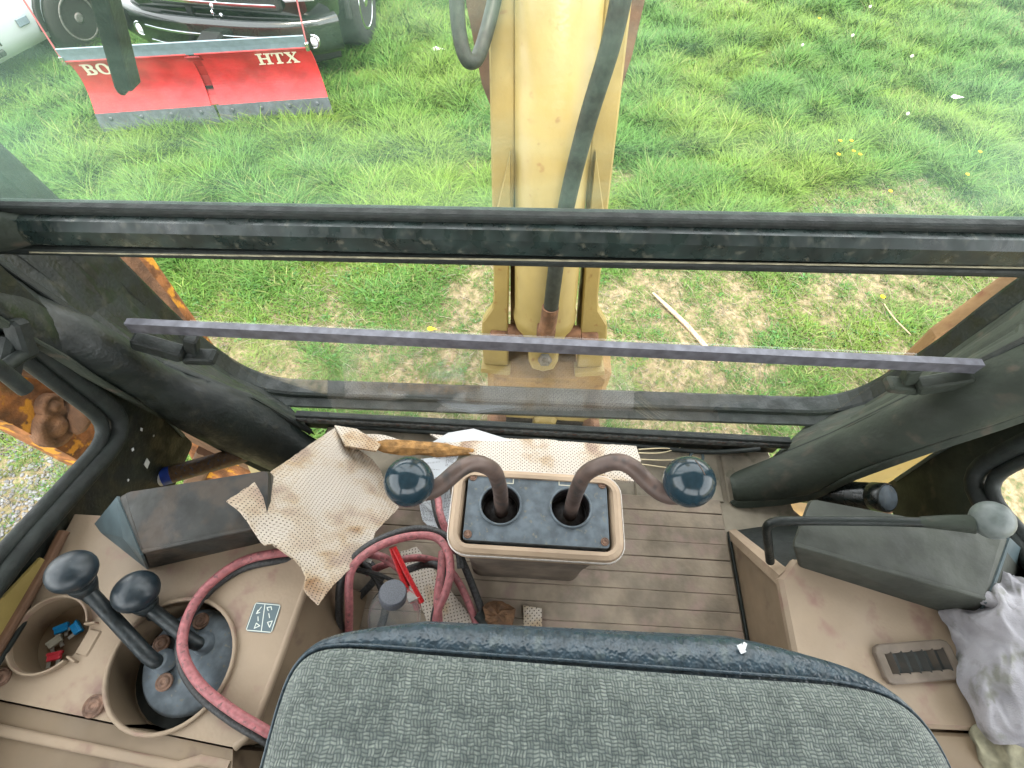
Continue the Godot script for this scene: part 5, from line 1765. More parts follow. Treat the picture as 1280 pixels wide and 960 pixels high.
func wedge(called: String, label: String, hi: Array, lo: Array, m: Material, end_m: Material, left_end: bool) -> void:
	var c := Vector3.ZERO
	for p in lo: c += p / 4.0
	var t := thing(called, label, "wedge box", c)
	# rounded upper edges: two rings near the top
	var st := ST()
	var mid := []
	for i in 4: mid.append((hi[i] as Vector3).lerp(lo[i], 0.10))
	var top := []
	var hc: Vector3 = (hi[0] + hi[1] + hi[2] + hi[3]) / 4.0
	for i in 4: top.append((hi[i] as Vector3).lerp(hc, 0.03))
	var dense := func(q: Array) -> PackedVector3Array:
		return PackedVector3Array(rounded(q, 0.008, 3, true))
	loft(st, [dense.call(lo), dense.call(mid), dense.call(top)], false)
	commit(st, "box_body", m, t)
	# pale end plate set on the outer end
	var i0 := 0 if left_end else 1
	var i1 := 3 if left_end else 2
	var e := ST()
	var a: Vector3 = mid[i0]
	var b: Vector3 = mid[i1]
	var d: Vector3 = lo[i1]
	var f: Vector3 = lo[i0]
	var nrm := (b - a).cross(f - a).normalized()
	if nrm.dot(a - hc) < 0: nrm = -nrm
	var o := nrm * 0.002
	loft(e, [PackedVector3Array([a + o, b + o, d + o, f + o]), PackedVector3Array([a - o * 0.5, b - o * 0.5, d - o * 0.5, f - o * 0.5])], false)
	commit(e, "end_plate", end_m, t)
	var s := ST()
	sweep(s, [top[3] + Vector3(0, 0.001, 0), top[2] + Vector3(0, 0.001, 0)], circle(8, 0.003), Vector3.UP)
	commit(s, "rolled_edge", m, t)

# ---------------------------------------------------------------- loose things
func bent_sheet(st: SurfaceTool, pts: Array, thick: float, wave: float, seed_: int, cell: float) -> void:
	var c := Vector3.ZERO
	for p in pts: c += p / pts.size()
	var nrm := Vector3.ZERO
	for i in pts.size(): nrm += (pts[i] - c).cross(pts[(i + 1) % pts.size()] - c)
	nrm = nrm.normalized()
	if nrm.y < 0: nrm = -nrm
	var x := Vector3(1, 0, 0.3)
	x = (x - nrm * x.dot(nrm)).normalized()
	var y := nrm.cross(x)
	var poly := PackedVector2Array()
	for p in pts: poly.append(Vector2((p - c).dot(x), (p - c).dot(y)))
	if Geometry2D.is_polygon_clockwise(poly): poly.reverse()
	var f := noise(5.0, seed_, 2)
	var lift := func(p: Vector2, up: float) -> Vector3:
		return c + x * p.x + y * p.y + nrm * (wave * f.get_noise_2d(p.x, p.y) * 2.0 + up)
	var lo := poly[0]
	var hi := poly[0]
	for p in poly:
		lo = lo.min(p)
		hi = hi.max(p)
	for side in 2:
		st.set_smooth_group(1 + side)
		var up: float = thick * (0.5 if side == 0 else -0.5)
		for i in int((hi.x - lo.x) / cell) + 1:
			for j in int((hi.y - lo.y) / cell) + 1:
				var q := lo + Vector2(i, j) * cell
				for piece in Geometry2D.intersect_polygons(poly, PackedVector2Array([q, q + Vector2(cell, 0), q + Vector2(cell, cell), q + Vector2(0, cell)])):
					var idx := Geometry2D.triangulate_polygon(piece)
					if idx.is_empty():
						for k in range(1, piece.size() - 1): idx.append_array([0, k, k + 1])
					for k in range(0, idx.size(), 3):
						var t := [piece[idx[k]], piece[idx[k + 1]], piece[idx[k + 2]]]
						var ccw: bool = (t[1] - t[0]).cross(t[2] - t[0]) > 0
						if ccw == (side == 0): t.reverse()
						for p in t: st.add_vertex(lift.call(p, up))
	st.set_smooth_group(-1)
	for i in poly.size():
		var a := poly[i]
		var b := poly[(i + 1) % poly.size()]
		var n := maxi(1, int(a.distance_to(b) / (cell * 0.5)))
		for k in n:
			var p := a.lerp(b, float(k) / n)
			var q := a.lerp(b, float(k + 1) / n)
			var A: Vector3 = lift.call(p, thick / 2)
			var B: Vector3 = lift.call(q, thick / 2)
			var C: Vector3 = lift.call(q, -thick / 2)
			var D: Vector3 = lift.call(p, -thick / 2)
			for v in [A, B, C, A, C, D]: st.add_vertex(v)

func perforated_piece(called: String, label: String, pts: Array, thick: float, which: int, turn: float, jag := 0.0) -> Node3D:
	var c := Vector3.ZERO
	for p in pts: c += p / pts.size()
	var t := thing(called, label, "perforated panel", c, 0.0, "torn pieces of perforated lining panel")
	var fine := []
	for i in pts.size():
		var a: Vector3 = pts[i]
		var b: Vector3 = pts[(i + 1) % pts.size()]
		fine.append(a)
		var n := int(a.distance_to(b) / 0.007)
		if jag > 0:
			for k in range(1, n):
				fine.append(a.lerp(b, float(k) / n) + (c - a).normalized() * rng.randf_range(-jag, jag))
	var st := ST()
	bent_sheet(st, fine, thick, 0.0045 if which == 0 else 0.003, 40 + which, 0.014)
	commit(st, "panel_sheet", M["perf%d" % which], t, Transform3D(Basis(Vector3.UP, turn), c))
	return t

func cable(parent: Node3D, called: String, pts: Array, r: float, m: Material) -> void:
	var st := ST()
	tube(st, curve(pts, 8), r, 12)
	commit(st, called, m, parent)

func loose_things() -> void:
	# torn perforated lining panels
	perforated_piece("lining_panel", "large torn cream perforated panel with rust stains leaning over the left console", [Vector3(-0.314, 1.908, -0.425), Vector3(-0.340, 2.017, -0.302), Vector3(-0.359, 2.095, -0.213), Vector3(-0.329, 2.081, -0.193), Vector3(-0.302, 2.071, -0.168), Vector3(-0.297, 2.063, -0.173), Vector3(-0.281, 2.054, -0.165), Vector3(-0.268, 2.044, -0.161), Vector3(-0.257, 2.039, -0.154), Vector3(-0.249, 2.037, -0.144), Vector3(-0.245, 2.045, -0.128), Vector3(-0.234, 2.042, -0.116), Vector3(-0.225, 2.039, -0.109), Vector3(-0.219, 2.011, -0.141), Vector3(-0.207, 1.977, -0.174), Vector3(-0.201, 1.960, -0.190), Vector3(-0.197, 1.939, -0.217), Vector3(-0.199, 1.926, -0.238), Vector3(-0.181, 1.866, -0.300), Vector3(-0.200, 1.866, -0.327), Vector3(-0.226, 1.865, -0.365), Vector3(-0.245, 1.866, -0.390), Vector3(-0.281, 1.892, -0.403)], 0.0030, 0, 0.62, 0.0009)
	var fold := thing("lining_panel", "narrow bent top strip of the large torn perforated panel with brown stains", "perforated panel", Vector3(-0.284, 1.932, -0.395), 0.0, "torn pieces of perforated lining panel")
	var fs := ST()
	sheet(fs, [Vector3(-0.313, 1.915, -0.425), Vector3(-0.276, 1.940, -0.380), Vector3(-0.227, 1.920, -0.377), Vector3(-0.224, 1.910, -0.398), Vector3(-0.275, 1.906, -0.429)], 0.003)
	commit(fs, "panel_sheet", M.perf1, fold)
	perforated_piece("lining_panel", "long white perforated strip lying behind the two ball levers with rusty lower edge", [Vector3(-0.145, 1.880, -0.443), Vector3(0.041, 1.893, -0.433), Vector3(0.239, 1.908, -0.427), Vector3(0.240, 1.925, -0.389), Vector3(0.219, 1.943, -0.343), Vector3(0.095, 1.939, -0.338), Vector3(0.017, 1.933, -0.339), Vector3(-0.026, 1.917, -0.370), Vector3(-0.097, 1.895, -0.411)], 0.0035, 1, 0.04, 0.0010)
	perforated_piece("lining_panel", "small white perforated scrap on the floor between seat and pedestal", [Vector3(0.046, 1.827, -0.158), Vector3(0.077, 1.827, -0.154), Vector3(0.079, 1.827, -0.107), Vector3(0.049, 1.827, -0.106)], 0.003, 1, 0.1)
	perforated_piece("lining_panel", "dirty cream perforated strip under the cables behind the bottle", [Vector3(-0.173, 1.832, -0.232), Vector3(-0.145, 1.832, -0.242), Vector3(-0.035, 1.832, -0.130), Vector3(-0.033, 1.832, -0.084), Vector3(-0.086, 1.832, -0.081)], 0.003, 1, -0.5, 0.001)
	perforated_piece("lining_panel", "short white perforated strip against the windscreen sill left of the levers", [Vector3(-0.320, 1.887, -0.427), Vector3(-0.225, 1.887, -0.426), Vector3(-0.196, 1.887, -0.418), Vector3(-0.235, 1.897, -0.397), Vector3(-0.302, 1.900, -0.402)], 0.003, 1, 0.0, 0.001)
	# broken foam block and papers behind the left lever
	var fo := thing("foam_piece", "broken yellow brown foam piece lying along the sill behind the left ball knob", "foam piece", Vector3(-0.148, 1.901, -0.401))
	var fb := ST()
	var fr := []
	for k in 12:
		var t := k / 11.0
		var c: Vector3 = (Vector3(-0.236, 1.895, -0.403)).lerp(Vector3(-0.057, 1.905, -0.397), t)
		var r := PackedVector3Array()
		for j in 10:
			var a := TAU * j / 10.0
			var rr := 0.010 * (0.75 + 0.35 * rng.randf()) * (1.0 - 0.55 * smoothstep(0.6, 1.0, t)) * (0.5 + smoothstep(0.0, 0.1, t) * 0.5)
			r.append(c + Vector3(0, sin(a) * rr * 0.9, cos(a) * rr * 1.5))
		fr.append(r)
	loft(fb, fr, false)
	commit(fb, "foam_body", M.foam, fo)
	for q in [["printed_paper", "white printed paper slip with small dark square behind the left ball knob", [Vector3(-0.165, 1.900, -0.377), Vector3(-0.083, 1.900, -0.393), Vector3(-0.099, 1.890, -0.350), Vector3(-0.123, 1.860, -0.297), Vector3(-0.159, 1.860, -0.325)], 0], ["crumpled_leaflet", "crumpled white leaflet with fine print left of the pedestal", [Vector3(-0.152, 1.840, -0.320), Vector3(-0.098, 1.850, -0.348), Vector3(-0.082, 1.840, -0.277), Vector3(-0.114, 1.835, -0.266), Vector3(-0.141, 1.840, -0.288)], 1]]:
		var cc := Vector3.ZERO
		for p in q[2]: cc += p / q[2].size()
		var pm := StandardMaterial3D.new()
		pm.albedo_texture = paper_art(q[3])
		pm.uv1_triplanar = true
		pm.uv1_world_triplanar = true
		pm.uv1_scale = Vector3.ONE / 0.085
		pm.uv1_offset = Vector3(0.3, 0.0, 0.35)
		pm.roughness = 0.7
		var ps := thing(q[0], q[1], "paper", cc)
		var st := ST()
		var pts: Array = q[2]
		st.set_smooth_group(-1)
		for i in pts.size():
			var a: Vector3 = pts[i]
			var b: Vector3 = pts[(i + 1) % pts.size()]
			var up := Vector3(0, 0.006 * sin(i * 2.3), 0)
			for p in [cc + Vector3(0, 0.004, 0), b, a + up * 0.3]: st.add_vertex(p)
		commit(st, "paper_sheet", pm, ps)
	var pw := thing("white_card", "plain white card standing at the sill behind the perforated strip", "card", Vector3(-0.065, 1.870, -0.445))
	var ws := ST()
	sheet(ws, [Vector3(-0.140, 1.883, -0.420), Vector3(-0.109, 1.891, -0.440), Vector3(-0.062, 1.897, -0.449), Vector3(0.014, 1.896, -0.429)], 0.002)
	commit(ws, "card_sheet", M.paper, pw)
	# jumper cables
	var jc := thing("jumper_cables", "coiled faded red and black jumper cables beside the pedestal and over the left console", "jumper cables", Vector3(-0.18, 1.83, -0.15))
	var over := [Vector3(-0.247, 1.990, 0.037), Vector3(-0.265, 2.008, 0.027), Vector3(-0.306, 2.014, 0.010), Vector3(-0.353, 2.016, -0.015), Vector3(-0.385, 2.018, -0.047), Vector3(-0.395, 2.018, -0.084), Vector3(-0.387, 2.014, -0.124), Vector3(-0.355, 2.012, -0.159), Vector3(-0.310, 2.010, -0.175), Vector3(-0.269, 1.990, -0.184), Vector3(-0.239, 1.930, -0.195)]
	cable(jc, "red_cable", over, 0.0062, M.cable_red)
	var under := []
	for p in over: under.append(p + Vector3(-0.004, -0.0095, 0.008))
	cable(jc, "black_cable", under, 0.0062, M.cable_black)
	cable(jc, "red_cable", [Vector3(-0.226, 1.860, -0.098), Vector3(-0.215, 1.930, -0.122), Vector3(-0.213, 1.970, -0.159), Vector3(-0.202, 1.975, -0.183), Vector3(-0.174, 1.965, -0.209), Vector3(-0.135, 1.955, -0.226), Vector3(-0.099, 1.950, -0.227), Vector3(-0.078, 1.950, -0.206), Vector3(-0.071, 1.950, -0.177), Vector3(-0.076, 1.940, -0.148), Vector3(-0.086, 1.920, -0.126), Vector3(-0.090, 1.880, -0.092)], 0.0062, M.cable_red)
	cable(jc, "black_cable", [Vector3(-0.240, 1.850, -0.093), Vector3(-0.232, 1.920, -0.123), Vector3(-0.226, 1.960, -0.158), Vector3(-0.207, 1.963, -0.195), Vector3(-0.172, 1.953, -0.224), Vector3(-0.130, 1.943, -0.241), Vector3(-0.092, 1.940, -0.236), Vector3(-0.065, 1.930, -0.215), Vector3(-0.058, 1.920, -0.191)], 0.0062, M.cable_black)
	cable(jc, "red_cable", [Vector3(-0.208, 1.920, -0.204), Vector3(-0.178, 1.930, -0.197), Vector3(-0.152, 1.920, -0.183), Vector3(-0.135, 1.910, -0.165), Vector3(-0.122, 1.880, -0.136)], 0.0062, M.cable_red)
	cable(jc, "red_cable", [Vector3(-0.212, 1.880, -0.184), Vector3(-0.170, 1.900, -0.198), Vector3(-0.133, 1.900, -0.207), Vector3(-0.102, 1.885, -0.207), Vector3(-0.080, 1.870, -0.199), Vector3(-0.054, 1.850, -0.169), Vector3(-0.023, 1.835, -0.113)], 0.006, M.cable_red)
	cable(jc, "black_cable", [Vector3(-0.146, 1.880, -0.193), Vector3(-0.114, 1.890, -0.201), Vector3(-0.088, 1.900, -0.191), Vector3(-0.088, 1.890, -0.160), Vector3(-0.095, 1.870, -0.127), Vector3(-0.096, 1.840, -0.085)], 0.0062, M.cable_black)
	cable(jc, "red_cable", [Vector3(-0.091, 1.910, -0.216), Vector3(-0.088, 1.920, -0.183), Vector3(-0.090, 1.910, -0.150), Vector3(-0.085, 1.900, -0.118), Vector3(-0.082, 1.860, -0.084)], 0.0062, M.cable_red)
	cable(jc, "red_cable", [Vector3(-0.148, 1.850, -0.367), Vector3(-0.113, 1.900, -0.313), Vector3(-0.102, 1.920, -0.278), Vector3(-0.088, 1.910, -0.249), Vector3(-0.071, 1.880, -0.225)], 0.006, M.cable_red)
	cable(jc, "black_cable", [Vector3(-0.137, 1.845, -0.369), Vector3(-0.114, 1.885, -0.296), Vector3(-0.099, 1.880, -0.264), Vector3(-0.070, 1.860, -0.231), Vector3(-0.039, 1.845, -0.177), Vector3(-0.016, 1.838, -0.130), Vector3(-0.006, 1.835, -0.102)], 0.0062, M.cable_black)
	cable(jc, "black_cable", [Vector3(-0.233, 1.880, -0.147), Vector3(-0.234, 1.900, -0.198), Vector3(-0.195, 1.880, -0.177), Vector3(-0.178, 1.850, -0.138), Vector3(-0.186, 1.840, -0.092)], 0.0062, M.cable_black)
	cable(jc, "black_cable", [Vector3(-0.275, 1.850, -0.208), Vector3(-0.225, 1.860, -0.208), Vector3(-0.203, 1.850, -0.186), Vector3(-0.224, 1.845, -0.154), Vector3(-0.251, 1.840, -0.123)], 0.0062, M.cable_black)
	for q in [[[Vector3(-0.162, 1.955, -0.207), Vector3(-0.143, 1.935, -0.175), Vector3(-0.120, 1.910, -0.140)], "clamp_red", 1.0], [[Vector3(-0.221, 1.910, -0.181), Vector3(-0.193, 1.905, -0.177), Vector3(-0.171, 1.900, -0.170)], "cable_black", 0.8]]:
		for d in [-1, 1]:
			var st := ST()
			var pp := []
			for i in 3: pp.append(q[0][i] + Vector3(d * 0.0055 * (0.4 + i * 0.5), 0.002 * d, 0))
			sweep(st, curve(pp, 4), rrect(0.0075 * q[2], 0.011 * q[2], 0.002, 2), Vector3.UP, false)
			commit(st, "clamp_handle", M[q[1]], jc)
	var cj := ST()
	box(cj, Vector3(-0.128, 1.917, -0.150), Vector3(0.018, 0.010, 0.022), Basis(Vector3.UP, 0.5))
	box(cj, Vector3(-0.204, 1.945, -0.189), Vector3(0.024, 0.004, 0.005), Basis(Vector3.UP, -0.2))
	commit(cj, "clamp_jaw", M.tin, jc)
	# bottle
	var btl := thing("plastic_bottle", "clear plastic bottle with grey screw cap standing in front of the seat", "bottle", Vector3(-0.150, 1.83, -0.106))
	var bx := along(Vector3(-0.155, 1.832, -0.092), Vector3(-0.140, 2.012, -0.134))
	var bs := ST()
	lathe(bs, [[0.034, 0.0], [0.038, 0.01], [0.038, 0.085], [0.0385, 0.105], [0.034, 0.130], [0.024, 0.150], [0.0165, 0.163], [0.0155, 0.178]], bx, 32)
	commit(bs, "bottle_body", M.bottle, btl)
	var bc := ST()
	var prof := [[0.0182, 0.166], [0.0188, 0.168], [0.0188, 0.181], [0.0172, 0.184], [0.0, 0.1845]]
	lathe(bc, prof, bx, 32, false)
	commit(bc, "screw_cap", M.cap, btl)
	# crumpled brown leaf, rubber tube end
	var lf := thing("crumpled_leaf", "crumpled brown dead leaf on the floor mat in front of the seat", "leaf", Vector3(0.002, 1.830, -0.139))
	var ls := ST()
	var lrings := []
	var lc: Vector3 = Vector3(0.004, 1.842, -0.137)
	for i in range(1, 9):
		var a := PI * i / 9.0
		var r := PackedVector3Array()
		for j in 14:
			var b := TAU * j / 14.0
			var k := 1.0 + rng.randf_range(-0.22, 0.22)
			r.append(lc + Vector3(cos(b) * sin(a) * 0.027 * k, cos(a) * 0.014 * k, sin(b) * sin(a) * 0.023 * k))
		lrings.append(r)
	loft(ls, lrings, false)
	commit(ls, "leaf_blade", M.leaf, lf)
	var rt := thing("rubber_tube", "short black rubber tube end lying beside the dead leaf", "tube", Vector3(-0.014, 1.830, -0.128))
	var ts := ST()
	tube(ts, [Vector3(-0.028, 1.842, -0.140), Vector3(-0.008, 1.838, -0.123), Vector3(0.019, 1.835, -0.103)], 0.011, 14)
	var to := commit(ts, "tube_body", M.rubber, rt)
	var tb := ST()
	lathe(tb, [[0.0065, 0.0], [0.0065, 0.0006], [0.0, 0.0006]], along(Vector3(-0.028, 1.842, -0.140), Vector3(-0.039, 1.845, -0.150)), 14)
	commit(tb, "tube_bore", M.car_black, to)
	# fuses in the cup
	for q in [["left one of two blue blade fuses in the cup tray", Vector3(-0.584, 1.966, -0.069), 0.5, "fuse_blue"], ["blue blade fuse turned sideways in the cup tray, nearest the spout", Vector3(-0.566, 1.966, -0.071), -0.7, "fuse_blue"], ["red blade fuse lying in the cup tray", Vector3(-0.576, 1.966, -0.036), 0.3, "fuse_red"], ["clear blade fuse lying between the blue and red ones in the cup tray", Vector3(-0.584, 1.966, -0.053), 0.8, "fuse_clear"]]:
		var f := thing("blade_fuse", q[0], "fuse", q[1], 0.0, "car fuses in the cup tray")
		var bb := Basis(Vector3.UP, q[2])
		var st := ST()
		box(st, q[1], Vector3(0.0165, 0.005, 0.0085), bb, 0.001)
		box(st, q[1] + bb * Vector3(0, 0, -0.0045), Vector3(0.0185, 0.006, 0.0035), bb, 0.0008)
		var fbody := commit(st, "fuse_body", M[q[3]], f)
		for d in [-1, 1]:
			var pr := ST()
			box(pr, q[1] + bb * Vector3(d * 0.0055, 0, 0.0075), Vector3(0.0045, 0.0009, 0.008), bb)
			commit(pr, "prong", M.tin, fbody)
	# right hand lever, black cylinder, rag
	var lv := thing("bent_lever", "thin black bent lever with pale grey ball behind the right wedge box", "lever", Vector3(0.399, 1.990, -0.216))
	var st1 := ST()
	tube(st1, rounded([Vector3(0.402, 1.985, -0.212), Vector3(0.361, 2.075, -0.241), Vector3(0.418, 2.095, -0.239), Vector3(0.497, 2.120, -0.235), Vector3(0.564, 2.165, -0.221)], 0.02, 5), 0.0062, 12)
	commit(st1, "lever_rod", M.frame, lv)
	var st2 := ST()
	tube(st2, [Vector3(0.524, 2.138, -0.230), Vector3(0.547, 2.152, -0.226), Vector3(0.567, 2.165, -0.221)], 0.0095, 12, [0.7, 1.0, 1.2])
	commit(st2, "lever_grip", M.frame_pale_hazed, lv)
	var st3 := ST()
	ball(st3, Vector3(0.584, 2.172, -0.225), Vector3(0.0225, 0.021, 0.0225), Basis(), 24)
	commit(st3, "ball_knob", M.knob_grey, lv)
	var cy := thing("black_cylinder", "glossy black cylinder with grey end cap lying under the right pillar", "cylinder", Vector3(0.626, 1.885, -0.370))
	var ca := Vector3(0.578, 1.783, -0.415)
	var cb2 := Vector3(0.639, 1.958, -0.336)
	var cs := ST()
	lathe(cs, [[0.0225, 0.0], [0.0235, 0.004], [0.0235, ca.distance_to(cb2) - 0.03], [0.0215, ca.distance_to(cb2) - 0.028], [0.0215, ca.distance_to(cb2) - 0.025], [0.0245, ca.distance_to(cb2) - 0.024], [0.0245, ca.distance_to(cb2) - 0.002], [0.023, ca.distance_to(cb2)]], along(ca, cb2), 28)
	commit(cs, "cylinder_body", M.gloss, cy)
	var ce := ST()
	var ax := along(ca, cb2)
	lathe(ce, [[0.0205, 0.0], [0.0205, 0.0012], [0.0, 0.0018]], Transform3D(ax.basis, cb2), 24)
	commit(ce, "end_cap", M.plate, cy)
	rag()
	# tube behind the left box
	var cn := thing("rusty_tube", "brown rusty tube with blue and white end lying behind the left wedge box", "tube", Vector3(-0.578, 1.842, -0.351))
	var n0 := Vector3(-0.660, 1.846, -0.322)
	var n1 := Vector3(-0.495, 1.820, -0.408)
	var cs2 := ST()
	tube(cs2, [n0.lerp(n1, 0.27), n1], 0.0165, 16)
	var can_o := commit(cs2, "tube_body", M.can, cn)
	var wv := ST()
	tube(wv, [n0, n0.lerp(n1, 0.19)], 0.0160, 16)
	commit(wv, "white_end", M.paper, can_o)
	var bv := ST()
	tube(bv, [n0.lerp(n1, 0.19), n0.lerp(n1, 0.27)], 0.0168, 16)
	commit(bv, "blue_band", plain(Color(0.14, 0.26, 0.62), 0.4), can_o)
	# hook ring and thin wires at the sill
	var hk := thing("ring_hook", "small dark ring standing at the sill behind the right ball knob", "ring", Vector3(0.367, 1.863, -0.431))
	var hs := ST()
	var rp := []
	for i in 16: rp.append(Vector3(0.368, 1.860, -0.436) + Vector3(cos(TAU * i / 16) * 0.0125, sin(TAU * i / 16) * 0.0125 * 0.6, sin(TAU * i / 16) * -0.010))
	sweep(hs, rp, circle(8, 0.003), Vector3(0, 0.6, 0.8), true, [], true)
	commit(hs, "ring_body", M.blackbox_side, hk)
	var wi := thing("thin_wires", "few thin pale wires running from the perforated strip to the sill", "wires", Vector3(0.287, 1.887, -0.413))
	for q in [[Vector3(0.241, 1.911, -0.413), Vector3(0.293, 1.876, -0.433), Vector3(0.337, 1.865, -0.452)], [Vector3(0.239, 1.918, -0.388), Vector3(0.284, 1.880, -0.403), Vector3(0.320, 1.861, -0.409)], [Vector3(0.241, 1.914, -0.399), Vector3(0.292, 1.878, -0.417), Vector3(0.330, 1.857, -0.430)], [Vector3(0.244, 1.905, -0.423), Vector3(0.320, 1.868, -0.447), Vector3(0.384, 1.854, -0.435)]]:
		cable(wi, "wire", q, 0.0011, M.wire_pale)
	var dk := ST()
	var ck := thing("black_cable_run", "dark cable lying along the windscreen sill", "cable", Vector3(0.254, 1.883, -0.444))
	cable(ck, "cable_body", [Vector3(-0.333, 1.854, -0.459), Vector3(-0.051, 1.867, -0.450), Vector3(0.258, 1.868, -0.448), Vector3(0.382, 1.867, -0.445), Vector3(0.481, 1.887, -0.448)], 0.0045, M.rubber)
	# scrap on the seat
	var sc := thing("white_scrap", "tiny white scrap on the seat's vinyl border", "scrap", Vector3(0.205, 2.262, -0.06))
	var ss := ST()
	var sp := Vector3(0.213, 2.262, -0.059)
	box(ss, sp + Vector3(0, 0.003, 0), Vector3(0.005, 0.0015, 0.007), Basis(Vector3.UP, 0.4))
	box(ss, sp + Vector3(0.0025, 0.004, -0.002), Vector3(0.003, 0.0012, 0.006), Basis(Vector3.UP, -0.5))
	commit(ss, "scrap_bits", M.paper, sc)
	yard_bits()

func rag() -> void:
	var t := thing("grey_rag", "crumpled dirty grey cloth rag bundled at the right edge of the console", "rag", Vector3(0.66, 2.0, -0.08))
	var st := ST()
	var f := noise(9.0, 90, 3)
	var n := 60
	var pts := []
	var c := Vector3(0.710, 2.030, -0.098)
	for i in n:
		var row := PackedVector3Array()
		for j in 96:
			var a := TAU * j / 96.0
			var q := float(i) / (n - 1)
			var r := 0.105 * sin(q * PI * 0.5) * (1.0 + 0.22 * f.get_noise_2d(cos(a) * 0.08, sin(a) * 0.08) + 0.08 * sin(a * 3.0 + 1.0))
			var y := 2.075 - 0.075 * pow(q, 2.2)
			var fold := 0.007 * sin(a * 5.0 + 4.0 * f.get_noise_2d(q * 0.05, 3.0)) * sin(q * PI * 0.9) + 0.022 * f.get_noise_3d(cos(a) * q * 0.05, sin(a) * q * 0.05, 1.0) + 0.034 * (0.22 - absf(f.get_noise_3d(cos(a) * q * 0.09, sin(a) * q * 0.09, 4.0))) + 0.018 * (0.2 - absf(f.get_noise_3d(cos(a) * q * 0.2, sin(a) * q * 0.16, 9.0)))
			row.append(Vector3(c.x + cos(a) * (r + fold * 0.6) * 0.95, maxf(2.002, y + fold), c.z + sin(a) * (r + fold * 0.6) * 1.05))
		pts.append(row)
	loft(st, pts, true, false)
	commit(st, "cloth", M.rag, t)
	var st2 := ST()
	var pts2 := []
	for k in 9: pts2.append(Vector3(0.631, 2.050, -0.136) + Vector3(0.012 * sin(k * 0.9), 0.02 - 0.003 * absf(k - 4), 0) + Vector3(0.0115 * k, 0, 0.012 * k - 0.03))
	tube(st2, curve(pts2, 4), 0.010, 12)
	commit(st2, "rolled_hem", M.rag, t)
	var st3 := ST()
	var c3 := Vector3(0.665, 1.990, 0.001)
	var pts3 := []
	for i in 24:
		var row := PackedVector3Array()
		for j in 48:
			var a := TAU * j / 48.0
			var q := float(i) / 23.0
			var r := 0.05 * sin(q * PI * 0.5)
			var fold := 0.012 * (0.2 - absf(f.get_noise_3d(cos(a) * q * 0.1, sin(a) * q * 0.1, 14.0)))
			row.append(Vector3(c3.x + cos(a) * (r + fold) * 1.3, 2.022 - 0.026 * q * q + fold, c3.z + sin(a) * (r + fold)))
		pts3.append(row)
	loft(st3, pts3, true, false)
	commit(st3, "trailing_corner", M.foam_pale, t)

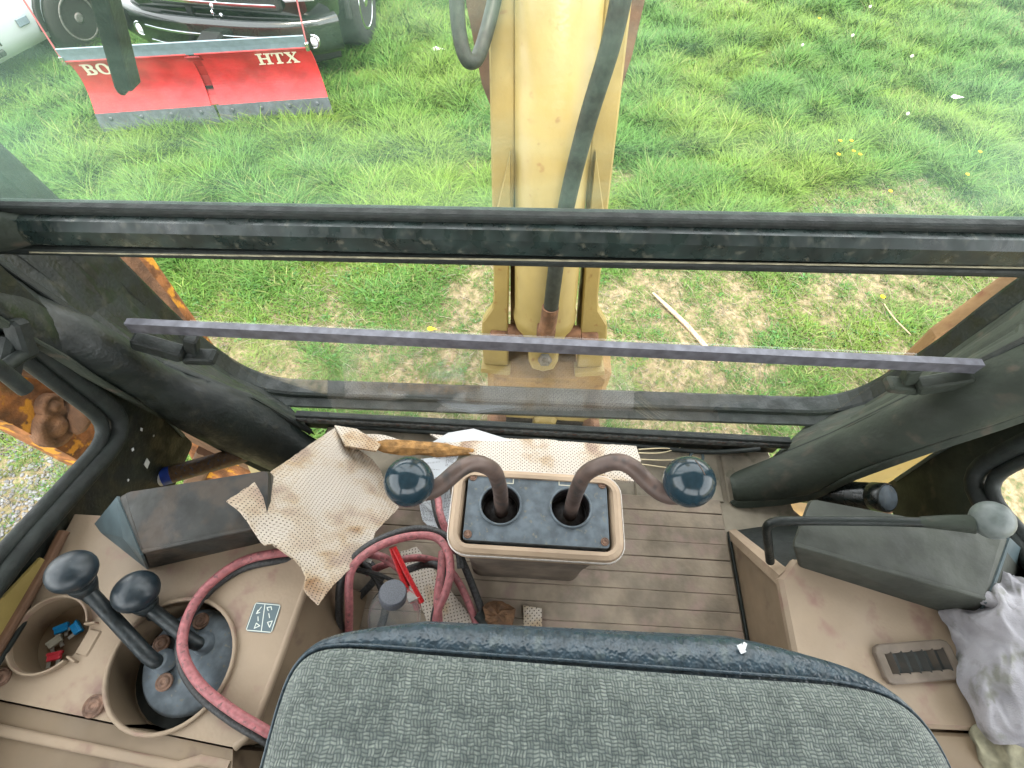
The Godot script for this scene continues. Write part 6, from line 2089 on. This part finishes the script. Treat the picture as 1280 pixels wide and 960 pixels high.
func yard_bits() -> void:
	var sk := thing("wood_stick", "weathered pale stick lying on the grass right of the boom", "stick", Vector3(1.164, 0.030, -2.388))
	var st := ST()
	sweep(st, [Vector3(0.997, 0.030, -2.631), Vector3(1.090, 0.035, -2.496), Vector3(1.203, 0.030, -2.347), Vector3(1.301, 0.028, -2.182), Vector3(1.386, 0.030, -2.046)], rrect(0.035, 0.018, 0.005, 2), Vector3.UP, false, [0.5, 0.9, 1.0, 1.0, 0.8])
	commit(st, "stick_body", M.wood, sk)
	var tw := thing("thin_twig", "thin pale twig on the grass at the right", "twig", Vector3(2.725, 0.050, -2.536))
	var s2 := ST()
	tube(s2, curve([Vector3(2.678, 0.050, -2.646), Vector3(2.705, 0.050, -2.512), Vector3(2.767, 0.050, -2.372)], 4), 0.004, 6)
	commit(s2, "twig_body", M.wood, tw)
	var yl := plain(Color(0.90, 0.76, 0.08), 0.7)
	var wh := plain(Color(0.84, 0.84, 0.80), 0.9)
	var spots := [Vector3(2.846, 0.100, -4.419), Vector3(3.005, 0.100, -4.485), Vector3(3.050, 0.100, -4.441), Vector3(2.927, 0.100, -4.641), Vector3(4.222, 0.100, -4.606), Vector3(3.155, 0.090, -3.936), Vector3(3.957, 0.090, -4.254), Vector3(2.681, 0.060, -2.707), Vector3(3.436, 0.120, -7.205), Vector3(3.036, 0.100, -4.653)]
	var words := ["yellow dandelion at the left of the close trio on the bare patch", "yellow dandelion in the middle of the close trio on the bare patch", "yellow dandelion at the right of the close trio on the bare patch", "yellow dandelion just above the left of the close trio", "lone yellow dandelion nearest the right edge of the grass", "lone yellow dandelion below the close trio, just above the crossbar", "lone yellow dandelion above the crossbar near the right edge", "lone yellow dandelion by the thin twig under the crossbar", "lone yellow dandelion farthest up in the long grass", "yellow dandelion topmost beside the close trio"]
	for k in spots.size():
		var p: Vector3 = spots[k]
		var d := thing("dandelion", words[k], "dandelion", Vector3(p.x, 0, p.z), 0.0, "yellow dandelions in the grass")
		var h := ST()
		for j in 14:
			var a := TAU * j / 14.0
			var dr := Vector3(cos(a), 0.25, sin(a))
			hexa_bar(h, p + dr * 0.003, p + dr * 0.017, 0.006, 0.002)
		ball(h, p + Vector3(0, 0.004, 0), Vector3(0.008, 0.005, 0.008), Basis(), 8)
		commit(h, "flower_head", yl, d)
		var sm := ST()
		tube(sm, [Vector3(p.x, 0, p.z), p], 0.003, 6)
		commit(sm, "stem", plain(Color(0.35, 0.45, 0.2), 0.7), d)
	var clock_words := ["white dandelion clock leftmost in the long grass above the crossbar", "white dandelion clock beside the tall blades at the upper right", "white dandelion clock rightmost, above the torn white litter", "white dandelion clock topmost at the frame's upper edge", "white dandelion clock lowest, left of the torn white litter"]
	var ci := -1
	for p in [Vector3(3.023, 0.140, -6.437), Vector3(3.689, 0.140, -6.760), Vector3(4.215, 0.140, -6.341), Vector3(4.170, 0.140, -7.594), Vector3(3.744, 0.120, -5.162)]:
		ci += 1
		var d := thing("dandelion_clock", clock_words[ci], "seed head", Vector3(p.x, 0, p.z), 0.0, "white dandelion clocks in the grass")
		var h := ST()
		for k in 40:
			var y := 1.0 - 2.0 * (k + 0.5) / 40.0
			var a := k * 2.39996
			var dr := Vector3(cos(a) * sqrt(1 - y * y), y, sin(a) * sqrt(1 - y * y))
			hexa_bar(h, p + dr * 0.004, p + dr * 0.017, 0.0022, 0.0022)
		commit(h, "seed_ball", wh, d)
		var sm := ST()
		tube(sm, [Vector3(p.x, 0, p.z), p], 0.003, 6)
		commit(sm, "stem", plain(Color(0.35, 0.42, 0.22), 0.7), d)
	var j := 0
	for q in [[Vector3(4.436, 0.100, -5.596), "white torn litter scrap lying in the grass at the upper right", 0.14], [Vector3(0.737, 0.050, -3.963), "small white plastic scrap in the grass right of the boom", 0.06], [Vector3(-0.989, 0.060, -5.979), "pale flat litter scrap on a bare patch left of the boom", 0.16], [Vector3(-0.542, 0.050, -2.154), "small yellow leaf scrap on the bare ground left of the boom", 0.07]]:
		var l := thing("litter_scrap", q[1], "litter", q[0])
		var s := ST()
		var r: float = q[2]
		s.set_smooth_group(-1)
		for k in 6:
			var a := TAU * k / 6.0
			var b := TAU * (k + 1) / 6.0
			s.add_vertex(q[0] + Vector3(0, 0.012, 0))
			s.add_vertex(q[0] + Vector3(cos(a) * r * 0.5, 0.01 * sin(k * 2.0), sin(a) * r * 0.22))
			s.add_vertex(q[0] + Vector3(cos(b) * r * 0.5, 0.01 * sin(k * 2.0 + 2.0), sin(b) * r * 0.22))
		commit(s, "scrap_sheet", M.paper if j < 3 else yl, l)
		j += 1
